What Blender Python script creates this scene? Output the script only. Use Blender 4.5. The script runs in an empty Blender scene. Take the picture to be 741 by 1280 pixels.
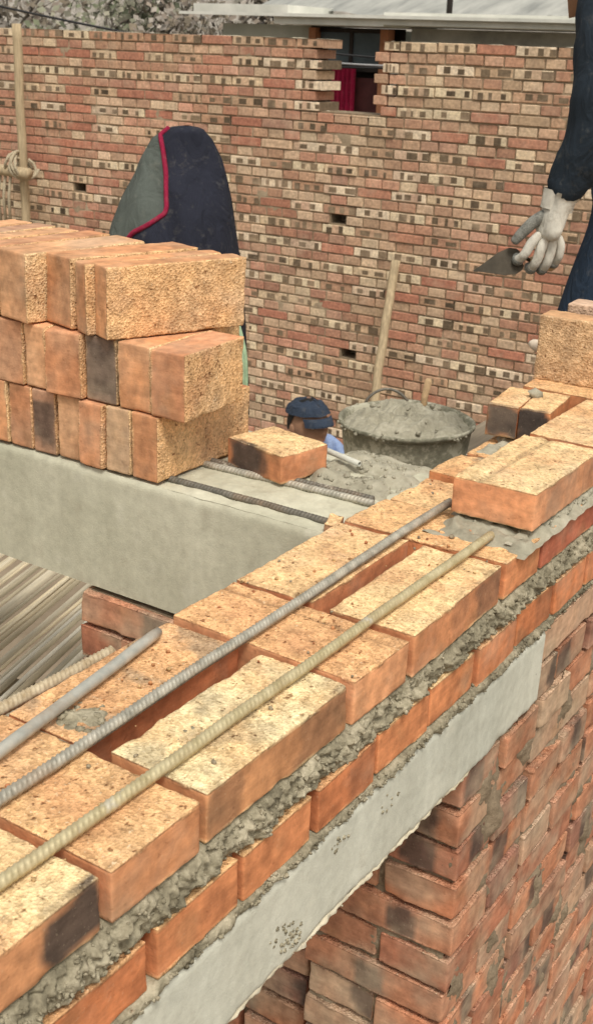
import bpy, math, random
from mathutils import Vector, Matrix, noise
R = math.radians
scn = bpy.context.scene
col = scn.collection
random.seed(7)

# ------------------------------------------------------------------ helpers
def N(x, y, z, s=1.0, o=0.0):
    return noise.noise(Vector((x*s+o, y*s+o*1.7, z*s-o*.6)))
def FB(x, y, z, s=1.0, o=0.0, n=3):
    a, t, f = 1.0, 0.0, s
    for i in range(n):
        t += a*N(x, y, z, f, o+i*11.3); a *= .5; f *= 2.1
    return t
def sm(a, b, x):
    t = max(0., min(1., (x-a)/(b-a))); return t*t*(3-2*t)
def mixc(a, b, t):
    return tuple(a[i]*(1-t)+b[i]*t for i in range(3))
def mul(c, k):
    return tuple(v*k for v in c)

class MB:
    def __init__(s): s.v = []; s.f = []; s.c = []; s.m = []; s.smooth = True
    def add(s, vs, fs, cs=None, mi=0):
        o = len(s.v); s.v += [tuple(p) for p in vs]
        s.f += [tuple(i+o for i in f) for f in fs]; s.m += [mi]*len(fs)
        if cs is not None: s.c += cs
        else: s.c += [None]*len(vs)
    def box(s, x0, x1, y0, y1, z0, z1, c=None, jit=0.0, M=None):
        vs = [(x, y, z) for x in (x0, x1) for y in (y0, y1) for z in (z0, z1)]
        if jit: vs = [tuple(a+random.uniform(-jit, jit) for a in p) for p in vs]
        if M is not None: vs = [tuple(M @ Vector(p)) for p in vs]
        fs = [(0, 1, 3, 2), (4, 6, 7, 5), (0, 4, 5, 1), (2, 3, 7, 6), (0, 2, 6, 4), (1, 5, 7, 3)]
        s.add(vs, fs, [c]*8 if c else None)
    def tube(s, pts, rad, seg=10, cap=True, c=None):
        pts = [Vector(p) for p in pts]
        if not hasattr(rad, '__len__'): rad = [rad]*len(pts)
        rings = []; prev = None
        for i, p in enumerate(pts):
            d = (pts[min(i+1, len(pts)-1)]-pts[max(i-1, 0)]).normalized()
            if prev is None:
                u = d.orthogonal().normalized()
            else:
                u = (prev-d*prev.dot(d)).normalized()
            prev = u; w = d.cross(u)
            rings.append([p+(u*math.cos(2*math.pi*k/seg)+w*math.sin(2*math.pi*k/seg))*rad[i] for k in range(seg)])
        vs = [q for r in rings for q in r]; fs = []
        for i in range(len(pts)-1):
            for k in range(seg):
                a = i*seg+k; b = i*seg+(k+1) % seg
                fs.append((a, b, b+seg, a+seg))
        if cap:
            fs.append(tuple(range(seg-1, -1, -1))); o = (len(pts)-1)*seg; fs.append(tuple(o+k for k in range(seg)))
        s.add(vs, fs, [c]*len(vs) if c else None)
    def lathe(s, prof, seg=32, c=(0, 0, 0)):
        vs = []; fs = []
        for r, z in prof:
            for k in range(seg):
                a = 2*math.pi*k/seg; vs.append((c[0]+r*math.cos(a), c[1]+r*math.sin(a), c[2]+z))
        for i in range(len(prof)-1):
            for k in range(seg):
                a = i*seg+k; b = i*seg+(k+1) % seg; fs.append((a, b, b+seg, a+seg))
        s.add(vs, fs)
    def grid(s, nu, nv, fn, close=False, cf=None, mi=0):
        vs = []; cs = []
        for i in range(nu+1):
            for j in range(nv+1):
                p = fn(i/nu, j/nv); vs.append(p)
                if cf: cs.append(cf(p, i/nu, j/nv))
        fs = []
        for i in range(nu):
            for j in range(nv):
                a = i*(nv+1)+j; fs.append((a, a+nv+1, a+nv+2, a+1))
        s.add(vs, fs, cs if cf else None, mi)
    def lump(s, p, r, seed=0, c=None):
        # a small irregular crumb: subdivided octahedron
        vs = []; fs = []; n = 3
        for i in range(n+1):
            th = math.pi*i/n
            for k in range(6):
                a = 2*math.pi*k/6+i*.5
                q = Vector((math.sin(th)*math.cos(a), math.sin(th)*math.sin(a), math.cos(th)))
                q *= r*(1+.8*N(q.x, q.y, q.z, 1.9, seed)); vs.append((p[0]+q.x, p[1]+q.y, p[2]+q.z*.8))
        for i in range(n):
            for k in range(6):
                a = i*6+k; b = i*6+(k+1) % 6; fs.append((a, a+6, b+6, b))
        s.add(vs, fs, [c]*len(vs) if c else None)
    def build(s, name, mats, parent=None, smooth=True, loc=None, rot=None):
        me = bpy.data.meshes.new(name); me.from_pydata(s.v, [], s.f)
        if not isinstance(mats, (list, tuple)): mats = [mats]
        for m in mats: me.materials.append(m)
        if len(mats) > 1: me.polygons.foreach_set('material_index', s.m)
        if any(c is not None for c in s.c):
            at = me.color_attributes.new('Tint', 'FLOAT_COLOR', 'POINT')
            fl = []
            for c in s.c:
                if c is None: c = (.4, .2, .1, 0)
                fl += list(c) if len(c) == 4 else list(c)+[0.]
            at.data.foreach_set('color', fl)
        me.polygons.foreach_set('use_smooth', [smooth]*len(me.polygons))
        me.update()
        o = bpy.data.objects.new(name, me); col.objects.link(o)
        if loc: o.location = loc
        if rot: o.rotation_euler = rot
        if parent is not None: o.parent = parent
        return o

def tag(o, label=None, cat=None, group=None, kind=None):
    if label: o['label'] = label
    if cat: o['category'] = cat
    if group: o['group'] = group
    if kind: o['kind'] = kind
    return o
def thing(name, label, cat, loc=(0, 0, 0), rz=0, group=None):
    o = bpy.data.objects.new(name, None); col.objects.link(o)
    o.location = loc; o.rotation_euler = (0, 0, rz); o.empty_display_size = .1
    return tag(o, label, cat, group)

# ------------------------------------------------------------------ materials
def newmat(name):
    m = bpy.data.materials.new(name); m.use_nodes = True
    nt = m.node_tree; b = nt.nodes['Principled BSDF']; b.inputs['Roughness'].default_value = .9
    b.inputs['Specular IOR Level'].default_value = .25
    return m, nt, b
def nd(nt, t, **kw):
    n = nt.nodes.new(t)
    for k, v in kw.items():
        if k in n.inputs: n.inputs[k].default_value = v
        else: setattr(n, k, v)
    return n
def lk(nt, a, b): nt.links.new(a, b)
def mathn(nt, op, a, b=None, c=None, clamp=False):
    n = nt.nodes.new('ShaderNodeMath'); n.operation = op; n.use_clamp = clamp
    for i, v in enumerate((a, b, c)):
        if v is None: continue
        if isinstance(v, (int, float)): n.inputs[i].default_value = v
        else: nt.links.new(v, n.inputs[i])
    return n.outputs[0]
def mixn(nt, fac, a, b, blend='MIX'):
    n = nt.nodes.new('ShaderNodeMix'); n.data_type = 'RGBA'; n.blend_type = blend
    for i, v in ((0, fac), (6, a), (7, b)):
        if isinstance(v, (int, float)): n.inputs[i].default_value = v
        elif isinstance(v, tuple): n.inputs[i].default_value = v if len(v) == 4 else v+(1,)
        else: nt.links.new(v, n.inputs[i])
    return n.outputs[2]
def ramp(nt, fac, stops):
    n = nt.nodes.new('ShaderNodeValToRGB'); cr = n.color_ramp
    while len(cr.elements) < len(stops): cr.elements.new(.5)
    for e, (p, c) in zip(cr.elements, stops):
        e.position = p; e.color = c if len(c) == 4 else tuple(c)+(1,)
    if fac is not None: nt.links.new(fac, n.inputs[0])
    return n.outputs[0]
def coords(nt):
    tc = nd(nt, 'ShaderNodeTexCoord'); oi = nd(nt, 'ShaderNodeObjectInfo')
    va = nd(nt, 'ShaderNodeVectorMath', operation='MULTIPLY_ADD')
    cb = nd(nt, 'ShaderNodeCombineXYZ'); r = mathn(nt, 'MULTIPLY', oi.outputs['Random'], 37.)
    for i in range(3): lk(nt, r, cb.inputs[i])
    va.inputs[1].default_value = (1, 1, 1); lk(nt, tc.outputs['Object'], va.inputs[0]); lk(nt, cb.outputs[0], va.inputs[2])
    return va.outputs[0]
def noi(nt, co, scale, detail=4, rough=.55):
    n = nd(nt, 'ShaderNodeTexNoise', Scale=scale, Detail=detail, Roughness=rough); lk(nt, co, n.inputs['Vector']); return n.outputs[0]
def bump(nt, b, h, strength=.5, dist=.002):
    n = nd(nt, 'ShaderNodeBump', Strength=strength, Distance=dist); lk(nt, h, n.inputs['Height']); lk(nt, n.outputs[0], b.inputs['Normal'])

def brick_material():
    m, nt, b = newmat('fired_brick')
    at = nd(nt, 'ShaderNodeAttribute', attribute_name='Tint'); co = coords(nt)
    bed = at.outputs['Alpha']
    n1 = noi(nt, co, 55, 5); n2 = noi(nt, co, 260, 3); n3 = noi(nt, co, 14, 3)
    c = mixn(nt, 1., at.outputs['Color'], ramp(nt, n1, [(.3, (.72, .70, .68)), (.7, (1.22, 1.2, 1.16))]), 'MULTIPLY')
    c = mixn(nt, .8, c, ramp(nt, n3, [(.3, (.82, .80, .80)), (.7, (1.14, 1.12, 1.08))]), 'MULTIPLY')
    mp = nd(nt, 'ShaderNodeMapping'); mp.inputs['Scale'].default_value = (9, 9, 110); lk(nt, co, mp.inputs[0]); ns = noi(nt, mp.outputs[0], 1., 4, .6)
    nl = noi(nt, co, 5, 4, .65)
    c = mixn(nt, mathn(nt, 'MULTIPLY_ADD', bed, -.5, .6), c, ramp(nt, ns, [(.35, (.84, .82, .8)), (.65, (1.12, 1.12, 1.12))]), 'MULTIPLY')
    c = mixn(nt, mathn(nt, 'MULTIPLY', ramp(nt, nl, [(.52, (0, 0, 0)), (.72, (1, 1, 1))]), .38), c, (.66, .50, .36))
    # grains of the rough wire-cut bed
    vo = nd(nt, 'ShaderNodeTexVoronoi', Scale=300.); lk(nt, co, vo.inputs['Vector'])
    gr = ramp(nt, vo.outputs['Color'], [(.15, (.66, .62, .57)), (.5, (1, 1, 1)), (.85, (1.26, 1.27, 1.3))])
    c = mixn(nt, mathn(nt, 'MULTIPLY', bed, .75), c, mixn(nt, 1., c, gr, 'MULTIPLY'))
    # dark pits
    pit = ramp(nt, noi(nt, co, 130, 2), [(.27, (1, 1, 1)), (.36, (0, 0, 0))])
    pf = mathn(nt, 'MULTIPLY', pit, mathn(nt, 'MULTIPLY_ADD', bed, .75, .18))
    c = mixn(nt, pf, c, mixn(nt, 1., c, (.36, .26, .2), 'MULTIPLY'))
    # pale grit
    gl = ramp(nt, n2, [(.64, (0, 0, 0)), (.72, (1, 1, 1))])
    c = mixn(nt, mathn(nt, 'MULTIPLY', gl, mathn(nt, 'MULTIPLY_ADD', bed, .5, .12)), c, (.80, .68, .48))
    lk(nt, c, b.inputs['Base Color'])
    h = mathn(nt, 'MULTIPLY', mathn(nt, 'MULTIPLY_ADD', bed, 1.0, .16), mathn(nt, 'ADD', n2, mathn(nt, 'MULTIPLY', vo.outputs['Distance'], .7)))
    h = mathn(nt, 'SUBTRACT', h, mathn(nt, 'MULTIPLY', pf, .6))
    h = mathn(nt, 'ADD', h, mathn(nt, 'ADD', mathn(nt, 'MULTIPLY', n1, .3), mathn(nt, 'MULTIPLY', ns, .12)))
    bump(nt, b, h, .75, .0022)
    b.inputs['Roughness'].default_value = .92
    return m
def mortar_material(name, stops, sc=1., bs=.8, bd=.003):
    m, nt, b = newmat(name); co = coords(nt)
    n1 = noi(nt, co, 22*sc, 5, .6); n2 = noi(nt, co, 160*sc, 4, .6)
    f = mathn(nt, 'ADD', mathn(nt, 'MULTIPLY', n1, .6), mathn(nt, 'MULTIPLY', n2, .4))
    lk(nt, ramp(nt, f, stops), b.inputs['Base Color'])
    bump(nt, b, mathn(nt, 'ADD', n2, mathn(nt, 'MULTIPLY', n1, .6)), bs, bd)
    return m
def concrete_material(name, a, bcol, stain, pits=True):
    m, nt, b = newmat(name); co = coords(nt)
    mp = nd(nt, 'ShaderNodeMapping'); mp.inputs['Scale'].default_value = (1, 1, .35); lk(nt, co, mp.inputs[0])
    n1 = noi(nt, mp.outputs[0], 7, 5, .6); n2 = noi(nt, co, 60, 5, .65); n3 = noi(nt, co, 2.2, 3); n4 = noi(nt, co, 420, 2)
    c = ramp(nt, n1, [(.3, a), (.7, bcol)])
    c = mixn(nt, ramp(nt, n3, [(.42, (0, 0, 0)), (.7, (1, 1, 1))]), c, stain)
    c = mixn(nt, .7, c, ramp(nt, n2, [(.3, (.82, .82, .8)), (.7, (1.12, 1.12, 1.1))]), 'MULTIPLY')
    h = mathn(nt, 'ADD', mathn(nt, 'MULTIPLY', n2, .6), mathn(nt, 'MULTIPLY', n4, .4))
    md = nd(nt, 'ShaderNodeMapping'); md.inputs['Scale'].default_value = (16, 16, 1.6); lk(nt, co, md.inputs[0]); n5 = noi(nt, md.outputs[0], 1., 4, .6); n6 = noi(nt, co, 16, 6, .7)
    c = mixn(nt, .55, c, ramp(nt, n5, [(.35, (.84, .83, .79)), (.65, (1.1, 1.1, 1.08))]), 'MULTIPLY')
    c = mixn(nt, mathn(nt, 'MULTIPLY', ramp(nt, n6, [(.56, (0, 0, 0)), (.70, (1, 1, 1))]), .35), c, (.30, .26, .19))
    c = mixn(nt, mathn(nt, 'MULTIPLY', ramp(nt, n6, [(.28, (1, 1, 1)), (.42, (0, 0, 0))]), .4), c, (.66, .64, .54))
    if pits:
        vo = nd(nt, 'ShaderNodeTexVoronoi', Scale=34.); lk(nt, co, vo.inputs['Vector'])
        hole = ramp(nt, mathn(nt, 'ADD', vo.outputs['Distance'], mathn(nt, 'MULTIPLY', n6, .5)), [(.20, (1, 1, 1)), (.255, (0, 0, 0))])
        c = mixn(nt, mathn(nt, 'MULTIPLY', hole, .65), c, (.12, .11, .09)); h = mathn(nt, 'SUBTRACT', h, hole)
    lk(nt, c, b.inputs['Base Color']); bump(nt, b, h, .45, .0025)
    return m
def plain(name, c, rough=.85, var=.25, sc=40, bs=.3, bd=.002, metal=0., stretch=None, c2=None):
    m, nt, b = newmat(name); co = coords(nt)
    if stretch:
        mp = nd(nt, 'ShaderNodeMapping'); mp.inputs['Scale'].default_value = stretch; lk(nt, co, mp.inputs[0]); co = mp.outputs[0]
    n = noi(nt, co, sc, 5, .6)
    lk(nt, ramp(nt, n, [(.3, mul(c, 1-var)), (.7, c2 if c2 else mul(c, 1+var))]), b.inputs['Base Color'])
    b.inputs['Roughness'].default_value = rough; b.inputs['Metallic'].default_value = metal
    if bs: bump(nt, b, n, bs, bd)
    return m
def steel(name, c, c2, rust=.5):
    m, nt, b = newmat(name); co = coords(nt)
    n = noi(nt, co, 70, 5, .6); n2 = noi(nt, co, 13, 5, .65); n3 = noi(nt, co, 26, 5, .7)
    k = ramp(nt, n, [(.3, c), (.7, c2)])
    k = mixn(nt, mathn(nt, 'MULTIPLY', ramp(nt, n2, [(.48, (0, 0, 0)), (.66, (1, 1, 1))]), rust), k, (.27, .15, .07))
    k = mixn(nt, mathn(nt, 'MULTIPLY', ramp(nt, n3, [(.58, (0, 0, 0)), (.66, (1, 1, 1))]), .8), k, (.50, .47, .39))
    lk(nt, k, b.inputs['Base Color']); b.inputs['Metallic'].default_value = .25; b.inputs['Roughness'].default_value = .5
    bump(nt, b, mathn(nt, 'ADD', n, n3), .4, .0008); return m
def tint_mat(name, rough=.9, sc=30, bs=.3, bd=.002, stretch=None):
    m, nt, b = newmat(name); co = coords(nt)
    if stretch:
        mp = nd(nt, 'ShaderNodeMapping'); mp.inputs['Scale'].default_value = stretch; lk(nt, co, mp.inputs[0]); co = mp.outputs[0]
    at = nd(nt, 'ShaderNodeAttribute', attribute_name='Tint'); n = noi(nt, co, sc, 5, .6)
    lk(nt, mixn(nt, 1., at.outputs['Color'], ramp(nt, n, [(.3, (.66, .66, .64)), (.7, (1.25, 1.24, 1.2))]), 'MULTIPLY'), b.inputs['Base Color'])
    b.inputs['Roughness'].default_value = rough; bump(nt, b, n, bs, bd); return m
def fabric(name, c, sc=900, var=.2, dust=.16, wr=.55):
    m, nt, b = newmat(name); co = coords(nt)
    n = noi(nt, co, sc, 2); n2 = noi(nt, co, 9, 3)
    cc = mixn(nt, .6, ramp(nt, n, [(.3, mul(c, 1-var)), (.7, mul(c, 1+var))]), ramp(nt, n2, [(.3, (.8, .8, .8)), (.7, (1.25, 1.25, 1.25))]), 'MULTIPLY')
    dm = noi(nt, co, 30, 5, .7)
    cc = mixn(nt, mathn(nt, 'MULTIPLY', ramp(nt, dm, [(.55, (0, 0, 0)), (.75, (1, 1, 1))]), dust), cc, (.35, .32, .26))
    mp = nd(nt, 'ShaderNodeMapping'); mp.inputs['Scale'].default_value = (1, 1, .55); mp.inputs['Rotation'].default_value = (.3, .5, .2); lk(nt, co, mp.inputs[0])
    wv = nd(nt, 'ShaderNodeTexNoise', Scale=15., Detail=3., Distortion=1.6); lk(nt, mp.outputs[0], wv.inputs['Vector'])
    lk(nt, cc, b.inputs['Base Color']); bump(nt, b, mathn(nt, 'ADD', mathn(nt, 'MULTIPLY', n, .05), wv.outputs[0]), wr, .03); b.inputs['Roughness'].default_value = .95
    return m

BRICK = brick_material()
M = dict(
 mortar=mortar_material('fresh_mortar', [(.32, (.09, .078, .052)), (.5, (.27, .24, .168)), (.66, (.47, .42, .31))]),
 wetmortar=mortar_material('wet_mortar', [(.3, (.20, .187, .14)), (.5, (.34, .318, .245)), (.7, (.48, .45, .36))], .5),
 oldmortar=mortar_material('set_mortar', [(.3, (.15, .115, .075)), (.5, (.24, .185, .125)), (.7, (.34, .265, .185))]),
 farmortar=mortar_material('far_joint_mortar', [(.3, (.24, .18, .12)), (.5, (.34, .265, .18)), (.7, (.45, .36, .26))]),
 beam=concrete_material('cast_concrete', (.55, .53, .43), (.65, .625, .515), (.47, .46, .365)),
 lintel=concrete_material('smooth_concrete', (.57, .575, .51), (.66, .655, .58), (.50, .51, .455), True),
 crust=concrete_material('rough_concrete_edge', (.54, .48, .37), (.68, .62, .50), (.50, .44, .32), False),
 rebar=steel('grey_rebar_steel', (.25, .24, .20), (.50, .47, .40), .45),
 rebary=steel('yellowed_rebar_steel', (.38, .32, .18), (.58, .51, .33), .3),
 rebard=steel('dark_rebar_steel', (.10, .095, .08), (.2, .18, .15), .4),
 pipe=steel('weathered_bar_steel', (.36, .37, .34), (.52, .50, .44), .5),
 rust=plain('rusty_bar_steel', (.46, .34, .20), .7, .3, 90, .4, .001, .05, c2=(.58, .50, .36)),
 bamboo=tint_mat('split_bamboo', .75, 6, .3, .001, (.6, 9, 9)),
 wood=plain('pale_scaffold_wood', (.42, .33, .21), .8, .3, 26, .4, .002, 0, (3, 3, .3)),
 woodh=plain('handle_wood', (.55, .38, .22), .6, .2, 60, .2, .001),
 plank=plain('grey_plank_wood', (.27, .22, .16), .85, .3, 12, .4, .002, 0, (.3, 4, 4)),
 rope=plain('hemp_rope', (.40, .34, .24), .9, .35, 160, .6, .002),
 basin=mortar_material('grey_rubber_basin', [(.36, (.13, .125, .09)), (.5, (.25, .24, .18)), (.56, (.44, .42, .33))], .45, .4, .003),
 navy=fabric('navy_cloth', (.019, .028, .040)),
 navy2=fabric('dark_blue_denim', (.020, .034, .058)),
 jnavy=fabric('dark_navy_cloth', (.018, .020, .032)),
 panel=fabric('grey_green_cloth', (.085, .098, .088)),
 piping=fabric('crimson_piping', (.25, .013, .045)),
 capc=fabric('blue_grey_cap_cloth', (.030, .042, .066)),
 lblue=fabric('light_blue_cloth', (.27, .36, .58)),
 glove=fabric('white_cotton_glove', (.56, .535, .47), 700, .12, .7, .4),
 gloveg=fabric('grey_rubber_coating', (.20, .20, .18), 300, .3),
 skin=plain('skin', (.33, .185, .115), .55, .15, 30, .15, .001),
 hair=plain('black_hair', (.012, .011, .011), .6, .3, 300, .5, .001),
 eye=plain('eye_white', (.7, .68, .62), .3, .02, 30, 0),
 iris=plain('dark_iris', (.02, .014, .01), .2, .1, 30, 0),
 lip=plain('lip', (.28, .11, .085), .5, .1, 30, 0),
 shoe=plain('dusty_shoe', (.12, .11, .10), .8, .3, 60, .3),
 steel=plain('worn_trowel_steel', (.045, .037, .026), .7, .3, 25, .2, .0006, .1, c2=(.085, .07, .05)),
 pvc=plain('white_pvc', (.52, .52, .46), .6, .2, 30, 0),
 hose=plain('pale_green_hose', (.30, .42, .27), .5, .25, 60, .1),
 paleh=plain('pale_wood', (.68, .58, .47), .6, .12, 60, .2),
 render_=plain('pale_wall_render', (.36, .375, .32), .9, .2, 1.6, .2, .01, c2=(.46, .46, .40)),
 fascia=plain('pale_roof_slab', (.62, .63, .57), .9, .15, 3, .2, .01, c2=(.75, .74, .68)),
 sheet=plain('grey_blue_sheet', (.30, .31, .295), .7, .25, 2.2, .2, .01, 0, (.3, 2, 2), c2=(.44, .44, .41)),
 dark=plain('dark_paint_and_shade', (.028, .022, .02), .6, .3, 3, .1),  # paint of frame and vent pipe, also the painted shade inside the doorway
 maroon=plain('maroon_door_paint', (.075, .022, .022), .6, .3, 5, .1),
 redc=fabric('red_curtain_cloth', (.30, .012, .05)),
 glass=plain('window_glass', (.10, .13, .15), .12, .3, 2, 0),
 orangep=plain('weathered_frame_paint', (.38, .17, .09), .7, .3, 8, .2),
 cable=plain('cable_black', (.03, .03, .032), .6, .1, 20, 0),
 cablew=plain('cable_grey', (.33, .33, .34), .6, .1, 20, 0),
 ground=plain('dusty_earth', (.23, .18, .125), .95, .3, 1.4, .6, .03, c2=(.32, .26, .19)),
 bank=plain('dry_bank_earth', (.22, .205, .165), .95, .45, 2.6, .8, .15, c2=(.44, .40, .36)),
 bark=plain('grey_bark', (.16, .14, .115), .9, .3, 12, .5),
 twig=tint_mat('dry_leaves', .9, 3, .2),
)

# ------------------------------------------------------------------ brick maker
FACE = [(.56, .245, .115), (.52, .21, .095), (.60, .275, .135), (.48, .18, .085), (.62, .305, .155)]
BED = [(.79, .545, .30), (.74, .475, .25), (.81, .59, .33), (.73, .44, .23)]
BURN = (.075, .062, .056)
def brick_mb(lx, ly, lz, res=.006, seed=0, face=None, bed=None, bedaxis=2, burn=(), chip=1., groove=None, rough=1., yellow=0., mort=0., dust=0.):
    """burn: (axis, sign, centre along the other long axis, half width, strength); groove: (axis, position) on the top bed"""
    rnd = random.Random(seed); h = (lx/2, ly/2, lz/2); e = .0022; o = seed*3.71+.37
    face = face or rnd.choice(FACE); bed = bed or rnd.choice(BED)
    def line(hh):
        a = [-hh, -hh+e, -hh+2.4*e]; n = max(1, int(round((2*hh-4.8*e)/res)))
        a += [-hh+2.4*e+(2*hh-4.8*e)*i/n for i in range(1, n)]
        return a+[hh-2.4*e, hh-e, hh]
    L = [line(v) for v in h]; n = [len(a)-1 for a in L]
    idx = {}; mb = MB(); vs = []; cs = []
    sgn = [rnd.uniform(-1, 1)*.0012 for _ in range(6)]
    def vert(k):
        if k in idx: return idx[k]
        p = [L[i][k[i]] for i in range(3)]
        at_ = [0 if 0 < k[i] < n[i] else (1 if k[i] else -1) for i in range(3)]
        nz = N(*p, 26, o)
        r = .0016+chip*.0055*max(0, FB(*p, 22, o+5, 2)-.12)
        r = min(r, min(h)*.6)
        q = [max(-h[i]+r, min(h[i]-r, p[i])) for i in range(3)]
        d = [p[i]-q[i] for i in range(3)]; ln = math.sqrt(sum(v*v for v in d)); nn = sum(1 for v in d if abs(v) > 1e-7)
        if nn >= 2 and ln > 0: p2 = [q[i]+d[i]/ln*r for i in range(3)]
        else: p2 = list(p)
        isbed = at_[bedaxis] != 0
        amp = (.0009*rough if isbed else .0004)
        dis = amp*FB(*p, 70, o+2, 3)+(.0010 if isbed else .0006)*N(*p, 11, o+8)
        if isbed: dis -= .0016*rough*max(0, N(*p, 120, o+4)-.3)
        for i in range(3):
            if at_[i]: p2[i] += at_[i]*dis
        # slightly out of square
        p2[0] += sgn[0]*p[1]/.1+sgn[1]*p[2]/.1; p2[1] += sgn[2]*p[0]/.2; p2[2] += sgn[3]*p[0]/.2+sgn[4]*p[1]/.1
        dbed = h[bedaxis]-abs(p[bedaxis])
        bd = 1. if isbed else sm(.3, .7, FB(*p, 30, o+9, 2)*.5+.55-dbed/.010)
        cf = mixc(face, mul(face, 1.25), sm(-.5, .6, FB(*p, 9, o+1, 2)))
        cf = mixc(cf, (.36, .22, .12), .35*sm(.15, .6, N(*p, 24, o+21)))
        cb = mixc(bed, face, .42*sm(-.1, .7, FB(*p, 13, o+3, 3)))
        cb = mixc(cb, (.82, .69, .43), max(.0, yellow)*sm(-.4, .5, FB(*p, 16, o+6, 3)))
        c = mixc(cf, cb, bd)
        for (ax, sg, cen, hw, st) in burn:
            if at_[ax] == sg or (isbed and sg*p[ax] > h[ax]-.006):
                oth = 0 if ax != 0 else (1 if bedaxis != 1 else 2)
                t = abs(p[oth]-cen)/hw+.35*FB(*p, 30, o+12, 2)
                zz = abs(p[bedaxis])/h[bedaxis]+.4*N(*p, 40, o+14)
                w = st*(1-sm(.75, 1.1, t))*(1-.6*sm(.75, 1.1, zz))
                c = mixc(c, BURN, w)
        if mort and isbed:
            w = mort*sm(.05, .35, FB(*p, 18, o+31, 3))
            c = mixc(c, (.23, .21, .165), w)
        if dust: c = mixc(c, (.47, .40, .30), dust*sm(-.35, .6, FB(*p, 13, o+41, 3)))
        if groove and at_[2] == 1:
            ga, gp = groove
            g = abs(p[ga]-gp+.003*N(*p, 30, o))
            if g < .006:
                w = 1-g/.006; p2[2] -= .0028*w; c = mixc(c, mul(c, .55), w)
        idx[k] = len(vs); vs.append(p2); cs.append((*c, bd)); return idx[k]
    fs = []
    for ax in range(3):
        a, b_ = (ax+1) % 3, (ax+2) % 3
        for s in (0, 1):
            for i in range(n[a]):
                for j in range(n[b_]):
                    def K(ii, jj):
                        k = [0, 0, 0]; k[ax] = n[ax] if s else 0; k[a] = ii; k[b_] = jj; return tuple(k)
                    q = [vert(K(i, j)), vert(K(i+1, j)), vert(K(i+1, j+1)), vert(K(i, j+1))]
                    fs.append(tuple(q if s else q[::-1]))
    mb.add(vs, fs, cs); return mb
def place_mb(dst, src, M4):
    dst.add([tuple(M4 @ Vector(p)) for p in src.v], src.f, src.c)
def TR(x, y, z, rz=0, rx=0, ry=0):
    return Matrix.Translation((x, y, z)) @ Matrix.Rotation(rz, 4, 'Z') @ Matrix.Rotation(ry, 4, 'Y') @ Matrix.Rotation(rx, 4, 'X')

# ------------------------------------------------------------------ the near wall (runs along X, front face Y=0)
wall = thing('brick_wall', 'half built orange brick wall in the foreground with fresh mortar and a concrete lintel', 'brick wall')
sd = [100]
def wbrick(x0, x1, y0, y1, z0, z1, res=.0055, **kw):
    sd[0] += 1; r = random.Random(sd[0])
    mb = brick_mb(x1-x0, y1-y0, z1-z0, res, sd[0], **kw)
    return mb.build('brick', BRICK, wall, True, ((x0+x1)/2, (y0+y1)/2, (z0+z1)/2),
                    (r.uniform(-.006, .006), r.uniform(-.004, .004), r.uniform(-.008, .008)))
T = .053
# course A : the top laid course, headers and pairs of stretchers
O_ = FACE[0]; RED = FACE[3]
wbrick(-.251, -.011, 0, .115, -T, 0, burn=[(1, -1, .094, .034, .95)], bed=BED[2], yellow=.55, chip=1.6)
wbrick(-.251, -.011, .127, .24, -T, 0, bed=BED[2], yellow=.7)
wbrick(0, .115, -.002, .24, -T, 0, face=(.60, .28, .14), bed=BED[1], chip=.6)
wbrick(.126, .366, .001, .113, -T, 0, face=(.52, .26, .13), bed=BED[2], yellow=1., chip=2.2, mort=.35, burn=[(1, -1, .07, .05, .35), (1, -1, -.09, .03, .4)])
wbrick(.121, .366, .140, .24, -T, -.001, face=RED, bed=BED[3], mort=.55)
wbrick(.377, .492, -.001, .242, -T, 0, face=(.62, .31, .165), bed=BED[3], groove=(0, .036), chip=.8)
wbrick(.503, .742, .0, .112, -T, 0, face=(.55, .25, .125), bed=BED[2], burn=[(1, -1, .085, .04, .55), (1, -1, .0, .02, .25)])
wbrick(.503, .744, .136, .245, -T, .0, face=(.52, .22, .11), bed=BED[0], groove=(1, -.03))
wbrick(.754, .868, .0, .243, -T, -.001, face=(.57, .24, .115), bed=BED[1])
wbrick(.880, 1.118, .001, .115, -T, -.001, res=.008, face=(.42, .14, .085), bed=BED[3], mort=.8)
wbrick(.880, .998, .132, .242, -T, -.006, face=O_, bed=BED[0], chip=3.)
wbrick(1.008, 1.12, .130, .245, -T, .002, face=O_, bed=BED[1], chip=3., mort=.7)
x = -.262
for i in range(2):
    wbrick(x-.115, x, 0, .24, -T, 0, res=.008); wbrick(x-.366, x-.126, 0, .115, -T, 0, res=.008, yellow=.5); wbrick(x-.366, x-.126, .127, .24, -T, 0, res=.008); x -= .377
x = 1.13
for i in range(3):
    wbrick(x, x+.115, 0, .24, -T, 0, res=.009); wbrick(x+.126, x+.366, 0, .115, -T, 0, res=.009); wbrick(x+.126, x+.366, .127, .24, -T, 0, res=.009); x += .377
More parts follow.
